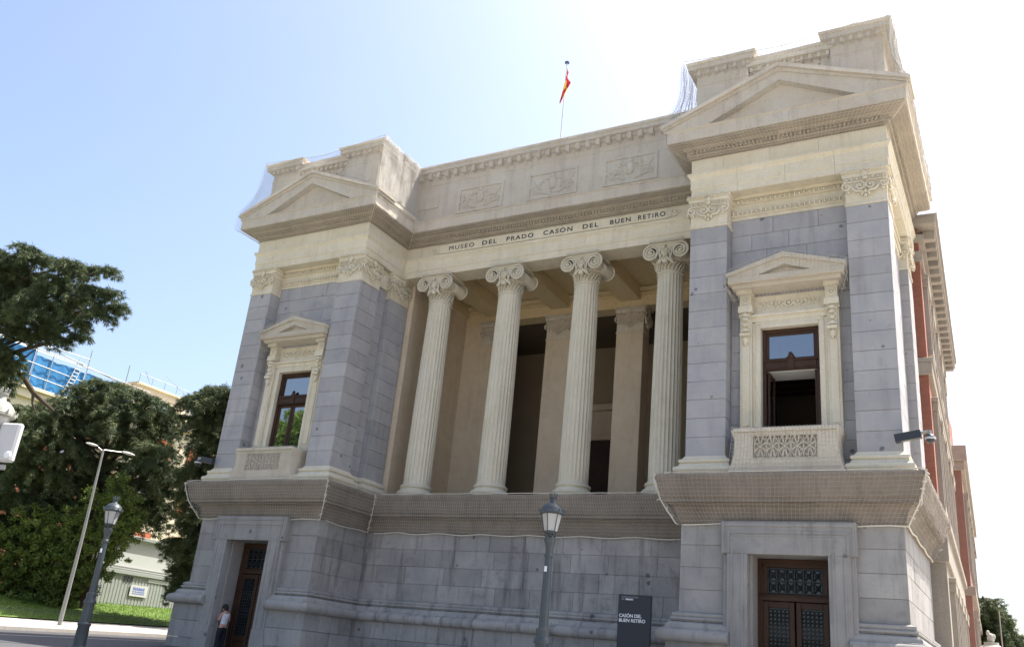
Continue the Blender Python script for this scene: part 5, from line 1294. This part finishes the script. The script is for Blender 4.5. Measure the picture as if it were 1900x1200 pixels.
bs = at(150, 1135, DS); broadleaf('shrub_tree', (bs.x, bs.y, bs.z), pl, 'bright green leafy tree behind the left lantern lamp', 51, leaf=.14, group='bright green trees on the lawn')
pl = pads_px([(60, 965, 1.0), (95, 975, 1.3), (40, 1000, 1.3), (120, 1000, 1.2), (75, 1010, 1.5), (10, 1010, 1.2), (30, 1040, 1.5), (100, 1045, 1.6), (60, 1060, 1.6), (0, 1060, 1.5), (135, 1050, 1.2), (20, 1090, 1.4), (70, 1095, 1.5), (115, 1105, 1.1), (-20, 1118, 1.2, -1.5), (20, 1122, 1.0, -1.5), (55, 1122, 1.0, -1.5), (85, 1122, .8, -1.5), (-50, 1118, 1.2, -1.5), (-20, 1040, 1.6), (-25, 1090, 1.5), (125, 1095, .8)], DS)
bs = at(60, 1138, DS); broadleaf('shrub_tree', (bs.x, bs.y, bs.z), pl, 'wide bright green bush at the lower left edge', 57, group='bright green trees on the lawn')
# park trees across the street, seen only in the window glass
rgt = np.random.default_rng(8)
for k, (x, y, h) in enumerate(((-47, -40, 33), (-60, -50, 36), (-38, -47, 31), (-64, -64, 34), (-90, -52, 18), (30, -70, 13), (8, -76, 13))):
    bl = [(x + rgt.normal() * 2.4, y + rgt.normal() * 2.4, h * rgt.uniform(.35, .70), rgt.uniform(1.8, 3.0)) for _ in range(13)]
    broadleaf('park_tree', (x, y, gz(x, y)), bl, 'green park tree reflected in the glass of the left window, number %s from the street' % ('one', 'two', 'three', 'four', 'five', 'six', 'seven')[k], 60 + k, group='park trees across the street', leaf=.42, per=26, mat=LEAF2)

# ================================================================ BACKGROUND BUILDINGS (left)
A = thing('scaffolded_building', 'brick building with pale cornice, its roof wrapped in blue scaffold sheeting', 'building')
MB().box(-80, -60.4, -20, 28.0, 0, 18.2).obj('wall', plain('dull_brick', (.30, .11, .07), .9, 0, .2, 2), A)
m = MB(); m.box(-80, -59.6, -20.5, 28.4, 19.6, 20.3, .05); m.box(-80, -60.0, -20.3, 28.2, 18.2, 19.6, .03); m.box(-80, -59.3, -20.6, 28.6, 20.3, 20.6, .03); m.obj('cornice', BEIGB, A)
for k in range(10):
    for z0 in (5, 10.5, 14.6):
        f = MB(); y0 = -16 + k * 4.4; f.box(-60.5, -60.2, y0, y0 + .3, z0, z0 + 2.6); f.box(-60.5, -60.2, y0 + 1.6, y0 + 1.9, z0, z0 + 2.6); f.box(-60.5, -60.1, y0 - .1, y0 + 2, z0 + 2.6, z0 + 3.0); f.box(-60.5, -60.1, y0 - .1, y0 + 2, z0 - .3, z0)
        wf = f.obj('window_frame', BEIGB, A); MB().box(-60.45, -60.35, y0 + .3, y0 + 1.6, z0, z0 + 2.6).obj('pane', GLASS, wf)
S_ = thing('roof_scaffold', 'blue sheeted scaffold with ladder standing on the brick building roof', 'scaffold')
def wavy(y0, y1, z0, z1, x):
    n = int((y1 - y0) / .18); V = []
    for i in range(n + 1):
        y = y0 + (y1 - y0) * i / n; V += [(x + .07 * math.sin(i * 1.1), y, z0), (x + .04 * math.sin(i * 1.1 + 1), y, (z0 + z1) / 2), (x + .07 * math.sin(i * .9), y, z1 + .05 * math.sin(i * .4))]
    return MB().add(V, [(3 * i + k, 3 * i + 3 + k, 3 * i + 4 + k, 3 * i + 1 + k) for i in range(n) for k in range(2)])
for (y0, y1) in ((10, 19.4), (19.5, 24.6), (24.7, 30)): wavy(y0, y1, 20.7, 24.0 - (.0 if y1 < 20 else .4), -60.2).obj('blue_sheet', BLUE, S_, 60)
wavy(19.5, 30, 20.8, 22.6, -63.5).obj('blue_sheet', BLUE, S_, 60)
for y in (10, 14.6, 19.45, 21.1, 24.65, 29): MB().tube([(-60.05, y, 20.5), (-60.05, y, 25.0 + (.8 if int(y) in (24, 29) else 0))], .05, 6).obj('scaffold_pole', STEEL, S_, 60)
for z in (21.9, 23.0, 24.4): MB().tube([(-60.0, 9, z), (-60.0, 32, z - .5)], .045, 6).obj('scaffold_rail', STEEL, S_, 60)
MB().tube([(-60.0, 14.6, 24.4), (-60.0, 24.6, 24.9)], .04, 6).obj('scaffold_rail', STEEL, S_, 60); MB().tube([(-60.1, 9.5, 25.6), (-60.1, 31, 23.6)], .05, 6).obj('scaffold_rail', STEEL, S_, 60)
V = [(-60.3, 9.5, 24.0), (-60.3, 24.7, 24.1), (-64.5, 22, 25.4), (-64.5, 9.5, 26.0)]
MB().add(V, [(0, 1, 2, 3)]).obj('roof_sheet', plain('pale_sheeting', (.6, .62, .62), .7), S_)
ld_ = MB()
for q in (0, .55): ld_.tube([(-59.9, 22.6 + q, 20.3), (-59.9, 23.6 + q, 24.6)], .045, 5)
for k in range(12): t = k / 12; ld_.tube([(-59.9, 22.6 + t, 20.4 + t * 4.2), (-59.9, 23.15 + t, 20.4 + t * 4.2)], .035, 5)
ld_.obj('ladder', WPLAST, S_)
Bb = thing('apartment_block', 'cream rendered block with orange brick bays between trees and left tower', 'building')
MB().box(-80, -60.2, 30.5, 75, 0, 21.6).obj('wall', BEIGB, Bb); MB().box(-78, -61.5, 31.5, 38, 21.6, 24.8).obj('penthouse', BEIGB, Bb); MB().box(-78, -63, 38, 60, 21.6, 23.8).obj('penthouse', BEIGB, Bb)
MB().box(-80, -59.6, 30.2, 75, 21.3, 21.8, .03).obj('parapet', BEIGB, Bb); MB().box(-78.2, -61.2, 31.3, 38.2, 24.8, 25.0).obj('roof_edge', BEIGB, Bb)
for k in range(6):
    y0 = 32 + k * 6.5
    for z0 in (3.0, 8.0, 12.8, 17.2):
        pb = MB().box(-60.3, -60.05, y0, y0 + 4.2, z0, z0 + 2.6).obj('brick_bay', ORANG, Bb)
        MB().box(-60.1, -60.0, y0 + 1.3, y0 + 2.9, z0 + .5, z0 + 2.1).obj('window', GLASS, pb)
MB().box(-61.55, -61.45, 34.0, 35.6, 22.6, 23.7).obj('window', GLASS, Bb)
ra = MB()
for k in range(5): ra.tube([(-61.5, 31.5 + k * 1.6, 25.0), (-61.5, 31.5 + k * 1.6, 25.9)], .03, 4)
ra.tube([(-61.5, 31.5, 25.9), (-61.5, 38, 25.9)], .03, 4); ra.tube([(-61.5, 34.5, 26.6), (-61.5, 40, 24.6)], .03, 4); ra.tube([(-61.5, 32.0, 26.3), (-61.5, 33.0, 25.0)], .03, 4)
ra.obj('roof_railing', STEEL, Bb)
mc = MB()
for k in range(3): mc.tube([(-63.2, 43 + k * .8, 23.8), (-63.2, 43 + k * .8, 26.0)], .03, 4)
mc.tube([(-63.2, 43, 26), (-63.2, 44.6, 26)], .03, 4); mc.box(-64, -63.4, 40, 41, 23.8, 25.2); mc.obj('roof_aerial', STEEL, Bb)
# far right: thin lamp post and carved finial
p5 = at(1860, 1200, 46); q5 = at(1856, 1130, 46)
fl_ = thing('slim_lamp_post', 'slim grey post in front of the cedar at lower right', 'post', (p5.x, p5.y, 0))
MB().tube([(0, 0, 0), (0, 0, q5.z)], [.05, .03], 8).obj('pole', STEEL, fl_, 40)
p6 = at(1838, 1178, 40)
sf = thing('stone_finial', 'weathered carved stone finial below the cedar at lower right', 'monument', (p6.x, p6.y, 0))
MB().lathe([(.9, 0), (.9, p6.z - 1.0), (.75, p6.z - .95), (.55, p6.z - .65), (.5, p6.z - .55), (.30, p6.z - .40), (.30, p6.z - .30)], n=14).obj('pedestal', STATU, sf, 40)
MB().ell((0, 0, p6.z - .12), .16, .16, .22, 8, 6).ell((-.1, 0, p6.z + .08), .08, .08, .14, 6, 5).ell((.12, 0, p6.z - .05), .08, .08, .12, 6, 5).obj('figure', STATU, sf, 60)
